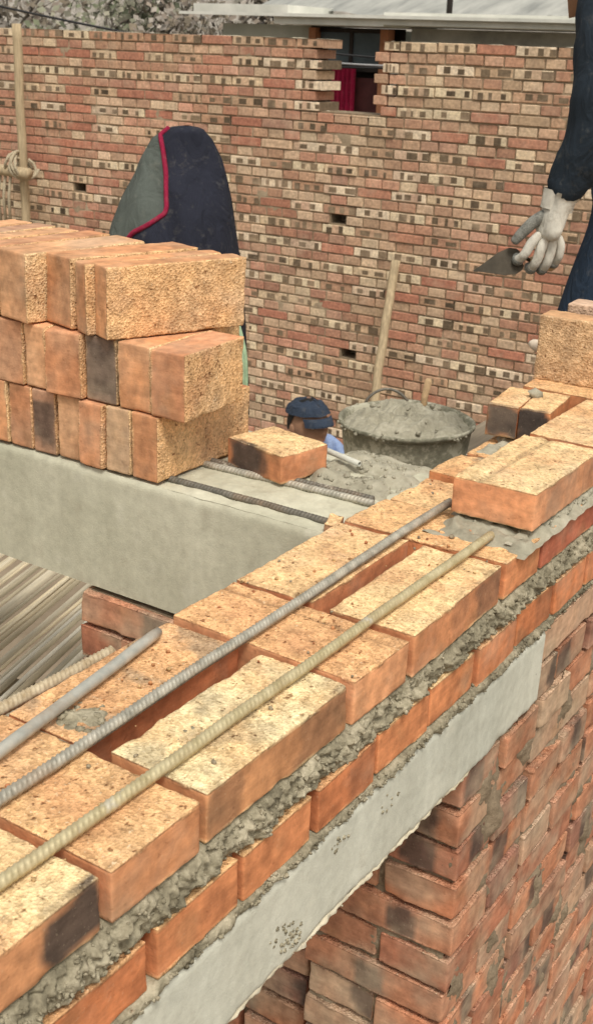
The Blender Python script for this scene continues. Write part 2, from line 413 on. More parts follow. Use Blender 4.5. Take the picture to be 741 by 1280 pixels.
# course C : the next course, just being laid at the right
C0, C1 = .013, .067
wbrick(.842, 1.083, .004, .126, C0, C1, res=.0045, face=(.63, .30, .16), bed=BED[2], groove=(1, .022), chip=.8, burn=[(1, -1, -.03, .05, .25), (1, -1, .08, .03, .35)], yellow=.3)
wbrick(1.094, 1.334, .0, .122, C0, C1, face=(.50, .2, .09), bed=BED[0])
wbrick(1.350, 1.466, .0, .245, C0, C1, face=O_, bed=BED[1], groove=(0, .01))
wbrick(1.478, 1.718, .0, .117, C0, C1, res=.008); wbrick(1.478, 1.718, .128, .243, C0, C1, res=.008)
x = 1.73
for i in range(2):
    wbrick(x, x+.115, 0, .24, C0, C1, res=.009); wbrick(x+.126, x+.366, 0, .115, C0, C1, res=.009); wbrick(x+.126, x+.366, .127, .24, C0, C1, res=.009); x += .377
# course B : headers under the thick bed of mortar
BZ0, BZ1 = -.151, -.097
xb = [.053+.1283*k for k in range(-7, 14)]
for k, x in enumerate(xb):
    w = .118
    wbrick(x, x+w, -.001+random.uniform(-.002, .002), .239, BZ0, BZ1, res=.006 if -.2 < x < 1.3 else .012, face=random.choice([(.53, .20, .09), (.50, .18, .08), (.57, .235, .11)]), chip=.8,
           burn=[(1, -1, .03, .03, .3)] if k % 4 == 1 else ())

def mortar_strip(name, x0, x1, z0, z1, y, bulge, seed, res=.003, crumbs=600, drip=0., rough=.006, parent=None, fade=None, mat=None):
    mb = MB(); nu = int((x1-x0)/res); nv = max(6, int((z1-z0)/res)+4)
    def fn(u, v):
        xx = x0+(x1-x0)*u; s = v*2-1
        zlo = z0-drip*max(0, FB(xx, 0, 0, 16, seed+3, 3)+.15); zhi = z1+.003*N(xx, 1, 0, 40, seed)
        zz = zlo+(zhi-zlo)*v
        b = bulge*(.55+.8*FB(xx, 0, zz, 22, seed, 2))
        if fade: b *= fade(xx)
        yy = y+.012-(.012+b)*math.sqrt(max(0, 1-abs(s)**3))
        k = (1-s**4)
        if fade:
            kf = max(0, min(1, fade(xx))); zm = (z0+z1)/2+.006; zz = zm+(zz-zm)*kf; yy += .012*(1-kf)
        yy -= rough*(.6*FB(xx, 0, zz, 48, seed+7, 5)+.75*(abs(N(xx, 0, zz, 95, seed+9))-.25)+.35*abs(N(xx, 0, zz, 210, seed+4)))*k
        return (xx+.002*N(xx, zz, 0, 90, seed), yy, zz+.003*N(xx, zz, 2, 70, seed+1)*k)
    mb.grid(nu, nv, fn)
    rnd = random.Random(seed)
    for i in range(crumbs):
        xx = rnd.uniform(x0, x1); v = rnd.random(); p = fn((xx-x0)/(x1-x0), v)
        if fade and rnd.random() > fade(xx): continue
        mb.lump((p[0], p[1]-.0005, p[2]), rnd.uniform(.001, .0032), rnd.random()*50)
    return mb.build(name, mat or M['mortar'], parent or wall)
mortar_strip('mortar_bed', -1.1, 2.2, -.0975, -.0525, .002, .006, 3., .0022, 1500, .004, .015)
mortar_strip('mortar_bed', -1.1, .93, -.166, -.150, -.002, .003, 17., .0025, 600, .010, .006)
mortar_strip('mortar_bed', .93, 2.2, -.170, -.150, .004, .003, 27., .004, 300, .004, .004)
def sheet(name, x0, x1, y0, y1, z, amp, seed, res=.004, parent=None, edge=.03, mat=None, sc=28, rot=None, loc=None, crumbs=0, spill=None):
    mb = MB(); nu, nv = int((x1-x0)/res), int((y1-y0)/res)
    def fn(u, v):
        xx = x0+(x1-x0)*u; yy = y0+(y1-y0)*v
        d = min(u*(x1-x0), (1-u)*(x1-x0), v*(y1-y0), (1-v)*(y1-y0))
        w = sm(0, edge, d+.6*edge*N(xx, yy, 0, 30, seed))
        zz = z-.006+w*(amp*(.9+.9*FB(xx, yy, 0, sc, seed, 3))+.004*max(0, N(xx, yy, 3, 110, seed)))
        if spill: zz = spill(xx, yy, zz)
        return (xx+.004*N(xx, yy, 4, 40, seed), yy+.004*N(xx, yy, 9, 40, seed), zz)
    mb.grid(nu, nv, fn); rnd = random.Random(seed)
    for i in range(crumbs):
        p = fn(rnd.uniform(.05, .95), rnd.uniform(.05, .95)); mb.lump(p, rnd.uniform(.0015, .006), rnd.random()*50)
    return mb.build(name, mat or M['wetmortar'], parent, True, loc, rot)
# mortar spread under course C, spilling over the front edge
sheet('mortar_bed', .785, 1.9, -.010, .140, .003, .010, 5., .0035, wall, .03, crumbs=160)
sheet('mortar_bed', 1.13, 1.9, .120, .240, .003, .009, 6., .004, wall, .03, crumbs=60)
def fadeC(xx): return sm(.80, .98, xx)*(.75+.5*N(xx, 0, 0, 13, 3))
mortar_strip('mortar_bed', .80, 1.9, -.016, .015, .002, .002, 41., .0025, 500, .016, .007, fade=fadeC, mat=M['wetmortar'])
# mortar core between the bricks
core = MB()
core.box(-1.4, 2.3, .012, .232, -.105, -.046); core.box(-1.4, 2.3, .012, .236, -.170, -.145)
core.box(.86, 2.3, .012, .236, -.056, -.012)
core.build('mortar_core', M['oldmortar'], wall, False)
# gobs of mortar sitting on the top bricks
for (cx, cy, w, l, s_) in ((.155, .175, .05, .07, 3.), (.20, .07, .035, .05, 8.)):
    sheet('mortar_smear', cx-l/2, cx+l/2, cy-w/2, cy+w/2, .0015, .004, s_, .003, wall, .02, crumbs=22, mat=M['mortar'])
# lintel with a ragged lower edge
lm = MB(); LX0, LX1, LZ0, LZ1 = -1.2, .925, -.284, -.163
def lint(u, v):
    xx = LX0+(LX1-LX0)*u; zb = LZ0+.006*FB(xx, 0, 0, 20, 2., 3)+.003*N(xx, 0, 0, 120, 4)
    zz = zb+(LZ1-zb)*v
    return (xx, -.002+.0012*FB(xx, 0, zz, 12, 1., 3)+(.004*sm(.93, 1., v))+.004*(1-sm(0, .05, v)), zz)
lm.grid(700, 24, lint)
def lend(u, v):
    yy = .0+.236*u; p = lint(1., v); return (LX1+.001*N(yy, p[2], 0, 30), p[1]+.236*u, p[2])
lm.grid(10, 24, lend)
lm.grid(300, 6, lambda u, v: (LX0+(LX1-LX0)*u, .002+.236*(1-v), lint(u, 0)[2]+.004*N(u*40, v*3, 0)*(4*v*(1-v))))
lm.grid(20, 2, lambda u, v: (LX0+(LX1-LX0)*u, .004+.232*v, LZ1))
lint_o = lm.build('lintel', M['lintel'], wall)
ce = MB(); rnd = random.Random(5)
ce.grid(700, 6, lambda u, v: (LX0+(.70-LX0)*u, 0.0015-.0042*math.sin(math.pi*v)*(1+1.2*FB(u*40, v, 0, 3., 1, 2))+.012*(1-v)**3, LZ0-.004+.003*N(u*90, 0, 1)+(.010+.007*FB(u*60, 0, 0, 1., 2, 3))*v))
for i in range(170):
    xx = rnd.uniform(LX0, .70); ce.lump((xx, .001, LZ0+rnd.uniform(-.004, .006)), rnd.uniform(.0008, .0022), i)
ce.build('lintel_crust', M['crust'], lint_o)
spl = MB()
for (cx, cz, n_) in ((.27, -.255, 40), (.25, -.235, 14), (.47, -.20, 8), (.36, -.185, 10)):
    for i in range(n_):
        a = rnd.uniform(0, 6.3); q = rnd.random()**.6
        spl.lump((cx+.022*q*math.cos(a), -.002, cz+.014*q*math.sin(a)), rnd.uniform(.0012, .0034), i)
spl.build('mortar_splash', M['mortar'], lint_o)

# the pier under the lintel and the side wall below the concrete beam: masonry of separate bricks in one mesh
PAL = [(.42, .19, .11), (.37, .16, .10), (.46, .22, .135), (.40, .22, .15), (.47, .31, .215), (.33, .165, .12), (.46, .195, .11)]
pm = MB(); rn = random.Random(21)
def pbrick(x0, x1, y0, y1, z0, z1, res=.010, burnface=None):
    sd[0] += 1; c = rn.choice(PAL); c = mul(c, rn.uniform(.82, 1.12))
    bl = []
    if rn.random() < .45: bl.append((1, -1, rn.uniform(-.05, .05), rn.uniform(.02, .035), .85))
    if rn.random() < .55: bl.append((0, -1, rn.uniform(-.06, .06), rn.uniform(.022, .035), .85))
    b = brick_mb(x1-x0, y1-y0, z1-z0, res, sd[0], face=c, bed=mul(c, 1.1), burn=bl, chip=2.2, dust=.5)
    place_mb(pm, b, TR((x0+x1)/2+rn.uniform(-.003, .003), (y0+y1)/2+rn.uniform(-.005, .004), (z0+z1)/2, rn.uniform(-.012, .012), rn.uniform(-.008, .008), rn.uniform(-.008, .008)))
JX = .700
ncourse = 0
z = -.294
def pier_course(z1, x0, k, det):
    z0 = z1-.053
    yf = .002
    if k % 2 == 0:   # header course on the face: bats at the front
        xs = x0
        pbrick(xs, xs+.115, yf, .24, z0, z1, .008 if det else .02); xs += .125
        while xs < 2.0:
            pbrick(xs, xs+.113, yf, .118, z0, z1, (.009 if xs < 1.2 else .02) if det else .03); xs += .124
        ys = .25; xx = x0+.02
        while ys < .71:
            l = .115; pbrick(xx, xx+.2, ys, min(ys+l, .715), z0, z1, .014 if det else .03); ys += l+.011
    else:
        xs = x0
        pbrick(xs, xs+.24, yf, .114, z0, z1, .008 if det else .02); pbrick(xs+.002, xs+.115, .124, .238, z0, z1, .009 if det else .03); xs += .25
        while xs < 2.0:
            pbrick(xs, xs+.238, yf, .116, z0, z1, (.009 if xs < 1.2 else .02) if det else .03); xs += .249
        ys = .25; xx = x0+.02
        while ys < .71:
            l = .235; pbrick(xx, xx+.114, ys, min(ys+l, .715), z0, z1, .014 if det else .03); ys += l+.011
k = 0
while z > -2.5:
    pier_course(z, JX, k, z > -1.5); z -= .0625; k += 1
# beside the end of the lintel
pier_z = [(-.174, 1), (-.2365, 0)]
for z1, k in pier_z:
    xs = .936+(.0 if k else .0); first = True
    while xs < 2.0:
        l = .238 if k else .113
        if first and k == 0: l = .07
        pbrick(xs, xs+l, .003, .118, z1-.053, z1, .008); xs += l+.011; first = False
pm.build('pier_brickwork', BRICK, wall)
# the two courses right under the beam, their left end is a free corner
pt = MB(); pm = pt
for (z1, segs) in ((-.234, ((.24, .36), (.372, .478), (.49, .715))), (-.296+.0, ((.24, .30), (.31, .545), (.556, .715)))):
    for y0, y1 in segs:
        pbrick(.724, .94, y0+.004, y1, z1-.053, z1, .008)
pt.build('return_brickwork', BRICK, wall)
cm = MB()
cm.box(JX+.016, 2.0, .015, .232, -2.56, -.288); cm.box(.935, 2.0, .015, .232, -.288, -.171)
cm.box(JX+.036, .93, .232, .704, -2.56, -.232)
cm.build('mortar_core', M['oldmortar'], wall, False)
sm_ = MB()
sm_.grid(200, 260, lambda u, v: (JX+.010+1.25*u, .014-.017*max(0, FB(JX+1.25*u, 0, -.29-1.6*v, 13, 3, 4)+.2)-.003*N(u*160, v*200, 0), -.291-1.6*v))
sm_.grid(60, 260, lambda u, v: (JX+.014-.017*max(0, FB(u*.22, 5, -.29-1.6*v, 13, 6, 4)+.12)-.003*N(u*40, v*200, 7), .012+.222*u, -.291-1.6*v))
sm_.build('joint_mortar', M['oldmortar'], wall)
# far end of the lintel (outside the frame at the left) rests on another pier
pm = MB(); z = -.294; k = 0
while z > -2.5:
    pbrick(-1.5, -1.26, .002, .115, z-.053, z, .03); pbrick(-1.25, -1.12, .002, .115, z-.053, z, .03); z -= .0625
pm.build('pier_brickwork', BRICK, wall)
cm = MB(); cm.box(-1.49, -1.13, .014, .232, -2.56, -.29); cm.build('mortar_core', M['oldmortar'], wall, False)

# ------------------------------------------------------------------ concrete beam behind (runs along Y)
BX0, BX1, BZt, BZb = .733, 1.05, -.020, -.222
bm_ = MB()
def bfront(u, v):
    yy = .246+1.9*u; zz = BZb+(BZt-BZb)*v
    ch = .004*sm(.96, 1, v)+.003*max(0, FB(yy, 0, 0, 20, 3, 2))*sm(.9, 1, v)
    return (BX0+.0015*FB(0, yy, zz, 8, 2, 3)+ch, yy, zz+.002*FB(yy, 0, 0, 18, 7, 3)*(1 if v > .98 else 0))
bm_.grid(420, 40, bfront)
bm_.grid(300, 50, lambda u, v: (BX0+.004+(BX1-BX0-.004)*v, .246+1.9*u, bfront(u, 1)[2]*(1-sm(0, .06, v))+(BZt+.0035*FB(BX0+.3*v, 1.9*u, 0, 26, 5, 3))*sm(0, .06, v)))
bm_.grid(40, 6, lambda u, v: (BX1, .246+1.9*u, BZb+(BZt-BZb)*v+(.0035*FB(BX0+.3, 1.9*u, 0, 26, 5, 3) if v > .99 else 0)))
bm_.grid(40, 6, lambda u, v: (BX0+(BX1-BX0)*v, .246+1.9*u, BZb))
bm_.grid(6, 6, lambda u, v: (BX0+(BX1-BX0)*u, .246, BZb+(BZt-BZb)*v)); bm_.grid(6, 6, lambda u, v: (BX0+(BX1-BX0)*u, 2.146, BZb+(BZt-BZb)*v))
tag(bm_.build('concrete_beam', M['beam']), 'grey green cast concrete beam carrying the stack of loose bricks', 'beam')

# ------------------------------------------------------------------ reinforcing bars
def rebar(name, p0, p1, r, mat, label, cat='rebar', ribs=True, group=None, pitch=.0060, amp=.0011, sag=0.):
    p0, p1 = Vector(p0), Vector(p1); d = p1-p0; L = d.length; d.normalize()
    u = d.cross(Vector((0, 0, 1))).normalized(); w = u.cross(d)
    mb = MB(); seg = 18; n = int(L/.0009) if ribs else 60; vs = []; fs = []
    for i in range(n+1):
        s = L*i/n; c = p0+d*s+Vector((0, 0, -sag*4*(i/n)*(1-i/n)))+u*(.0035*N(s, 0, 0, 3.2, p0.y*9)+.0008*N(s, 0, 0, 14, p0.y*5))
        for k in range(seg):
            a = 2*math.pi*k/seg; rr = r
            if ribs:
                ph = (s/pitch+(.55 if math.sin(a) > 0 else -.55)*math.cos(a)) % 1.
                rr += amp*min(1, 2*max(0, 1-abs(ph-.5)/.28))*(abs(math.sin(a))**.5)
                if abs(math.cos(a)) > .97: rr += amp*.9
            else: rr += .0003*N(s, a, 0, 30)
            if i in (0, n): rr *= .86
            vs.append(c+(u*math.cos(a)+w*math.sin(a))*rr)
    for i in range(n):
        for k in range(seg):
            a = i*seg+k; b = i*seg+(k+1) % seg; fs.append((a, b, b+seg, a+seg))
    fs.append(tuple(range(seg-1, -1, -1))); fs.append(tuple(n*seg+k for k in range(seg)))
    mb.add(vs, fs); return tag(mb.build(name, mat), label, cat, group)
G = 'steel bars lying along the wall top'
rebar('reinforcing_bar', (-.62, .1165, .0075), (.885, .148, .010), .0053, M['rebar'], 'grey ribbed steel bar along the middle of the near wall top', group=G)
rebar('reinforcing_bar', (-.62, .050, .0075), (.806, .0475, .0105), .0055, M['rebary'], 'yellowish ribbed steel bar nearest the outer face of the wall, ending in fresh mortar', group=G, pitch=.0065, amp=.0009)
rebar('steel_bar', (-.45, .098, .018), (.326, .2215, .008), .0062, M['pipe'], 'smooth blue grey bar with blunt end at the inner side of the wall', ribs=False, group=G)
rebar('reinforcing_bar', (-.5, .262, .006), (.285, .252, -.008), .0062, M['rust'], 'rusty brown ribbed bar at the inner wall edge beside the bamboo mat', group=G, amp=.0010)
G2 = 'steel bars lying along the concrete beam'
rebar('reinforcing_bar', (.768, .25, BZt+.002), (.770, 1.3, BZt+.002), .0052, M['rebard'], 'dark ribbed bar along the beam top nearest its front edge', group=G2)
rebar('reinforcing_bar', (.866, .262, BZt+.0045), (.822, 1.3, BZt+.003), .0052, M['rebar'], 'grey ribbed bar passing under the single loose brick on the beam', group=G2)
rebar('reinforcing_bar', (.880, .270, BZt+.005), (.846, 1.3, BZt+.003), .0050, M['rebard'], 'dark ribbed bar behind the others on the beam, beside the spread mortar', group=G2)

# brick crumbs and grit on the wall top
mb = MB(); rc = random.Random(33)
for i in range(130):
    x_ = rc.uniform(-.3, 1.1); y_ = rc.uniform(.004, .236)
    mb.lump((x_, y_, .0012), rc.uniform(.0008, .0028)*(1+(rc.random() < .08)), i, (*rc.choice([(.5, .25, .12), (.6, .42, .22), (.3, .26, .19), (.42, .18, .09)]), .5))
tag(mb.build('brick_grit', BRICK), kind='stuff')
# mortar on the beam
o = sheet('mortar_heap', .875, 1.085, .248, .43, BZt, .017, 12., .004, None, .05, crumbs=120, sc=16)
tag(o, 'grey wet mortar spread on the beam end between the loose brick and the wall', 'mortar')
mb = brick_mb(.036, .020, .015, .005, 77, face=(.38, .19, .11), bed=BED[0], chip=6., rough=3.)
tag(mb.build('brick_fragment', BRICK, None, True, (.757, .262, -.013), (.1, -.1, .3)), 'small broken orange brick chip where the beam meets the wall', 'brick fragment')

# ------------------------------------------------------------------ loose bricks on edge: the stack
ORD = ['rightmost', 'second from right', 'third from right', 'fourth from right', 'fifth from right', 'sixth from right', 'seventh from right', 'eighth from right', 'ninth from right', 'tenth from right']
def stack_row(row, z0, hgt, ents, depth=.236):
    for i, (y0, y1, x0, rz, fc, lab, kw) in enumerate(ents):
        sd[0] += 1
        depth = kw.pop('dep', .236)
        kw.setdefault('dust', .25); mb = brick_mb(depth, y1-y0-.0015, hgt, .006 if i < 3 else .008, sd[0]*7, face=fc, bedaxis=1, bed=kw.pop('bed', None) or random.choice([BED[1], BED[0], BED[3]]), **kw)
        c = Vector((depth/2, 0, 0)); c.rotate(Matrix.Rotation(rz, 3, 'Z'))
        o = mb.build('brick', BRICK, None, True, (x0+c.x, (y0+y1)/2+c.y, z0+hgt/2), (random.uniform(-.01, .01), random.uniform(-.008, .008), rz+random.uniform(-.01, .01)))
        tag(o, f'{lab} brick on edge, {ORD[i]} in the {row} row of the stack', 'brick', 'bricks stacked on edge on the beam')
F1 = (.58, .29, .15); F2 = (.54, .255, .135); F3 = (.61, .34, .19); F4 = (.44, .25, .165); F5 = (.54, .36, .225)
sz = BZt+.005
def B_(c, h, s=.8): return [(0, -1, c, h, s)]
stack_row('bottom', sz, .103, [
  (.560, .611, .735, 0, (.57, .28, .145), 'orange speckled bed faced', dict(bed=BED[1])),
  (.613, .662, .735, 0, F5, 'pale buff', {}), (.665, .716, .730, 0, F2, 'plain orange', {}), (.718, .766, .737, 0, F3, 'light orange', {}),
  (.768, .818, .735, 0, F4, 'smoky brown centred', dict(burn=B_(-.0, .04))), (.820, .870, .735, 0, F2, 'clean orange', {}), (.872, .922, .733, 0, F1, 'orange', {}), (.924, .974, .736, 0, F2, 'orange', {})])
stack_row('middle', sz+.105, .101, [
  (.508, .572, .735, .05, (.55, .265, .145), 'reddish orange pitted bed faced', dict(bed=BED[1], chip=1.5, dep=.152)),
  (.575, .637, .737, .04, F1, 'plain orange', {}), (.640, .703, .739, .02, (.24, .165, .13), 'dark burnt', dict(burn=B_(0, .05, .75))),
  (.706, .781, .728, .03, F2, 'thick orange chipped', dict(chip=2.5)), (.784, .829, .735, 0, F3, 'light orange', dict(chip=2.)), (.831, .891, .733, 0, (.50, .25, .14), 'pinkish orange', {}), (.893, .953, .735, 0, F1, 'orange', {})])
stack_row('top', sz+.2085, .107, [
  (.642, .684, .731, -.40, (.60, .31, .16), 'buff rough bed faced, turned', dict(bed=BED[1], rough=1.5)),
  (.686, .722, .733, -.37, F1, 'narrow orange', {}), (.727, .800, .748, -.27, F1, 'broad orange', {}), (.804, .878, .728, -.16, F3, 'pale orange', {}),
  (.882, .940, .735, -.13, F2, 'orange', {}), (.944, .996, .733, -.10, F3, 'pinkish', {}), (1.0, 1.05, .735, -.1, F4, 'greyish', {}), (1.054, 1.11, .735, -.1, F3, 'pale', {})])

def loose(label, lx, ly, lz, loc, rot, seed, cat='brick', **kw):
    mb = brick_mb(lx, ly, lz, kw.pop('res', .0055), seed, **kw)
    return tag(mb.build('loose_brick', BRICK, None, True, loc, rot), label, cat)
loose('single half brick with a black scorched side lying flat on the beam beside the stack',   .098, .124, .046, (.906, .460, .0085), (0, 0, -.22), 501, face=(.54, .24, .12), bed=BED[2], burn=[(0, -1, .008, .042, .95)], chip=2.)
loose('left of two half bricks with a black burnt end beside the bulky mortar basin', .125, .052, .054, (1.262, .222, .042), (0, 0, .12), 502, cat='half brick', face=(.56, .25, .11), bed=BED[0], burn=[(0, -1, -.004, .035, 1.)])
loose('right of two half bricks with a black burnt end, behind the newly laid brick', .128, .052, .054, (1.268, .168, .042), (0, 0, .12), 503, cat='half brick', face=(.56, .25, .11), bed=BED[0], burn=[(0, -1, .004, .035, 1.)])
loose('upright buff brick standing on its long edge on the wall at the right', .053, .24, .116, (1.432, .128, C1+.059), (0, 0, .02), 504, face=(.56, .34, .19), bed=(.62, .43, .26), bedaxis=0, rough=1.6)
loose('pale pinkish brick on edge just behind the upright buff brick', .053, .235, .127, (1.512, .112, C1+.0645), (0, 0, .02), 505, face=(.62, .45, .34), bed=(.62, .45, .33), bedaxis=0, res=.009)
mb = MB(); mb.lump((0, 0, 0), .014, 3); mb.lump((.012, .005, -.002), .009, 5)
tag(mb.build('mortar_lump', M['wetmortar'], None, True, (1.285, .195, .073), (0, 0, 0)), 'small mortar lump sitting on the two half bricks', 'mortar lump')
# pale handle end poking out behind the upright brick
h = thing('hand_tool', 'pale wooden tool handle poking out from behind the upright buff brick', 'tool handle', (0, 0, 0))
hb = MB(); p0, p1 = Vector((1.497, .300, .108)), Vector((1.485, .15, .082))
hb.tube([p0, p0.lerp(p1, .04), p0.lerp(p1, .12), p0.lerp(p1, .3), p1], [.003, .0085, .012, .012, .010], 14); hb.build('handle', M['paleh'], h)
hb = MB(); hb.box(1.476, 1.494, .08, .15, .074, .09); hb.build('head', M['steel'], h, False)
# white pipe end
mb = MB(); mb.lathe([(.0035, 0), (.0048, 0), (.0048, .12), (.0035, .12), (.0035, 0)], 20)
tag(mb.build('plastic_pipe', M['pvc'], None, True, (.975, .350, -.002), (R(-88), 0, R(-14))), 'thin white plastic pipe lying on the mortar behind the single loose brick', 'pipe')
# green hose behind the stack
mb = MB()
key = [(1.07, .72, .215), (1.04, .665, .195), (1.026, .634, .158), (1.016, .612, .118), (1.010, .604, .075), (1.008, .604, .03), (1.012, .612, -.008), (1.03, .66, -.012), (1.04, .78, -.012)]
for off in (0, 1):
    pts = []
    for i in range(len(key)-1):
        for t in range(6): pts.append(Vector(key[i]).lerp(Vector(key[i+1]), t/6)+Vector((.013, .004, .008))*off)
    for _ in range(3): pts = [pts[0]]+[(pts[i-1]+pts[i]*2+pts[i+1])/4 for i in range(1, len(pts)-1)]+[pts[-1]]
    mb.tube(pts, .0055, 10)
tag(mb.build('garden_hose', M['hose']), 'pale green hose looped upright behind the right end of the brick stack', 'hose')

# ------------------------------------------------------------------ bamboo matting at the left
mat_t = thing('bamboo_scaffold_mat', 'weathered scaffold mat of grey split bamboo strips below the concrete beam', 'bamboo mat', (1.15, 1.43, -.75), R(16))
rn = random.Random(4); y = -.62
while y < .62:
    sb = MB(); thick = rn.random() < .07; w = rn.uniform(.024, .034) if thick else rn.uniform(.009, .018)
    c = rn.choice([(.68, .61, .48), (.60, .53, .40), (.76, .70, .57), (.48, .42, .31), (.70, .66, .57), (.62, .53, .38)]); c = mul(c, rn.uniform(.75, 1.15))
    L0, L1 = -.95+rn.uniform(-.05, .05), .95+rn.uniform(-.05, .05); hh = w*.6; z_ = rn.uniform(-.012, .006); sl = rn.uniform(-.010, .010); nn = 40
    def fn(u, v):
        a = math.pi*v; k = 1+(.10*max(0, 1-abs(((u*6+rn0) % 1)-.5)/.04) if thick else 0)
        return (L0+(L1-L0)*u, y+w/2-w/2*math.cos(a)*k+sl*(u-.5)+.003*N(u*5, y*70, 0), z_+hh*math.sin(a)*k+.003*N(u*4, y*50, 3))
    rn0 = rn.random()
    sb.grid(nn, 8, fn, cf=lambda p, u, v: (*mul(c, 1+.25*N(u*9, y*40, 0)), 0))
    sb.build('bamboo_strip', M['bamboo'], mat_t); y += w+rn.uniform(.002, .009)*(1+(rn.random() < .15))
for x_ in (-.85, -.1, .7):
    mb = MB(); mb.tube([(x_, -.66, -.035), (x_, .66, -.035)], .028, 12, c=(.3, .25, .17, 0)); mb.build('bearer_pole', M['bamboo'], mat_t)
for x_, y_ in ((-.85, -.6), (-.85, .6), (.7, -.6), (.7, .6)):
    mb = MB(); mb.tube([(x_, y_, -.06), (x_, y_, -1.80)], .03, 12, c=(.3, .25, .17, 0)); mb.build('leg', M['bamboo'], mat_t)
mb = MB(); mb.tube([(.86, 1.10, -.742), (.98, 1.20, -.735), (1.10, 1.19, -.735), (1.28, 1.165, -.736)], .0014, 6)
tag(mb.build('string', M['cablew']), 'thin pale string lying across the bamboo mat', 'string')

# ------------------------------------------------------------------ far brick wall
DX = 6.2
far = thing('brick_wall', 'tall speckled brick wall across the back with a gap at its top', 'brick wall', (0, 0, 0))
fb = MB(); rn = random.Random(11); P = .0625; Ztop = .644; ncr = 51
FP = [(.53, .36, .26), (.52, .285, .21), (.48, .255, .185), (.57, .42, .30), (.49, .31, .225), (.54, .33, .25), (.44, .24, .175)]
LIGHT = [(.70, .60, .44), (.74, .63, .49), (.64, .51, .36)]
NY0, NY1 = 3.315, 3.755; NZ = Ztop-7*P+.003
holes = [(3.55, -.416), (5.81, -.408), (3.46, -1.263)]
core = MB()
def front_strips(y0, y1, z0, z1, xf, d, strips):
    e = .003
    vs = [(xf, y0+e, z0+e), (xf, y1-e, z0+e), (xf, y1-e, z1-e), (xf, y0+e, z1-e)]
    n = len(strips); ys = [y0+e]
    tot = sum(s[0] for s in strips)
    for s in strips: ys.append(ys[-1]+(y1-y0-2*e)*s[0]/tot)
    for i, s in enumerate(strips):
        a, b = ys[i], ys[i+1]
        if len(s) == 3:
            q0, q1 = z0+e+(z1-z0)*rn.uniform(-.05, .2), z1-e-(z1-z0)*rn.uniform(-.05, .25); x_ = xf-.0009
            fb.add([(x_, a, q0), (x_, b, q0), (x_, b, q1), (x_, a, q1)], [(0, 3, 2, 1)], [s[1]]*4); s = (s[0], s[2])
        fb.add([(xf, a, z0+e), (xf, b, z0+e), (xf, b, z1-e), (xf, a, z1-e)], [(0, 3, 2, 1)], [s[1]]*4)
        # bevel top / bottom
        fb.add([(xf, a, z0+e), (xf, b, z0+e), (xf+e*1.3, b, z0), (xf+e*1.3, a, z0)], [(0, 1, 2, 3)], [s[1]]*4)
        fb.add([(xf, a, z1-e), (xf, b, z1-e), (xf+e*1.3, b, z1), (xf+e*1.3, a, z1)], [(3, 2, 1, 0)], [s[1]]*4)
    c0, c1 = strips[0][1], strips[-1][1]
    xk = xf+e*1.3; xe = xf+d
    fb.add([(xf, y0+e, z0+e), (xf, y0+e, z1-e), (xk, y0, z1), (xk, y0, z0)], [(0, 1, 2, 3)], [c0]*4)
    fb.add([(xf, y1-e, z0+e), (xf, y1-e, z1-e), (xk, y1, z1), (xk, y1, z0)], [(3, 2, 1, 0)], [c1]*4)
    fb.add([(xk, y0, z0), (xk, y0, z1), (xe, y0, z1), (xe, y0, z0)], [(0, 1, 2, 3)], [c0]*4)
    fb.add([(xk, y1, z0), (xk, y1, z1), (xe, y1, z1), (xe, y1, z0)], [(3, 2, 1, 0)], [c1]*4)
    fb.add([(xk, y0, z1), (xk, y1, z1), (xe, y1, z1), (xe, y0, z1)], [(0, 1, 2, 3)], [c0]*4)
    fb.add([(xk, y0, z0), (xk, y1, z0), (xe, y1, z0), (xe, y0, z0)], [(3, 2, 1, 0)], [c0]*4)
def fbrick(y0, y1, z0, z1, stretcher, d=.11):
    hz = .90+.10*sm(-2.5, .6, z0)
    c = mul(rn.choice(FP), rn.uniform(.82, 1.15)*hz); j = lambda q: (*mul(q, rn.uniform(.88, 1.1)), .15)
    c = mul(c, 1+.22*FB(0, y0, z0, 1.1, 9., 3)); zone = FB(0, y0, z0, .8, 3., 2)
    if zone < -.15: c = mixc(c, (.44, .23, .15), .45)
    else: c = mixc(c, (.54, .40, .26), .30*sm(-.15, .5, zone))
    if stretcher:
        r = rn.random()
        if r < .20+.15*(zone < -.2): st = [(1, j(mixc(c, (.47, .20, .14), .7)))]
        elif r < .27: st = [(1, j(c))]
        else:
            dkk = rn.uniform(.9, 2.6); lt = rn.choice(LIGHT) if r > .40+.25*(zone < 0) else mixc(c, (.52, .38, .25), .45); dk = mul((.105, .080, .055), dkk)
            n = rn.choice((2, 2, 3)); st = [(rn.uniform(.15, 1.3), j(lt))]
            for q in range(n):
                st += [(rn.uniform(.45, 1.15), j(dk), j(mixc(lt, c, rn.uniform(0, .5)))), (rn.uniform(.4, 1.35), j(mixc(lt, c, rn.choice((0, 0, .3, .6)))))]
            if rn.random() < .3: st = st[1:]
    else:
        r = rn.random()
        st = [(1, j(c))] if r < .8 else [(1, j(mixc(c, LIGHT[0], .55)))]
    front_strips(y0, y1, z0, z1, DX+rn.uniform(-.008, .003), d, st)
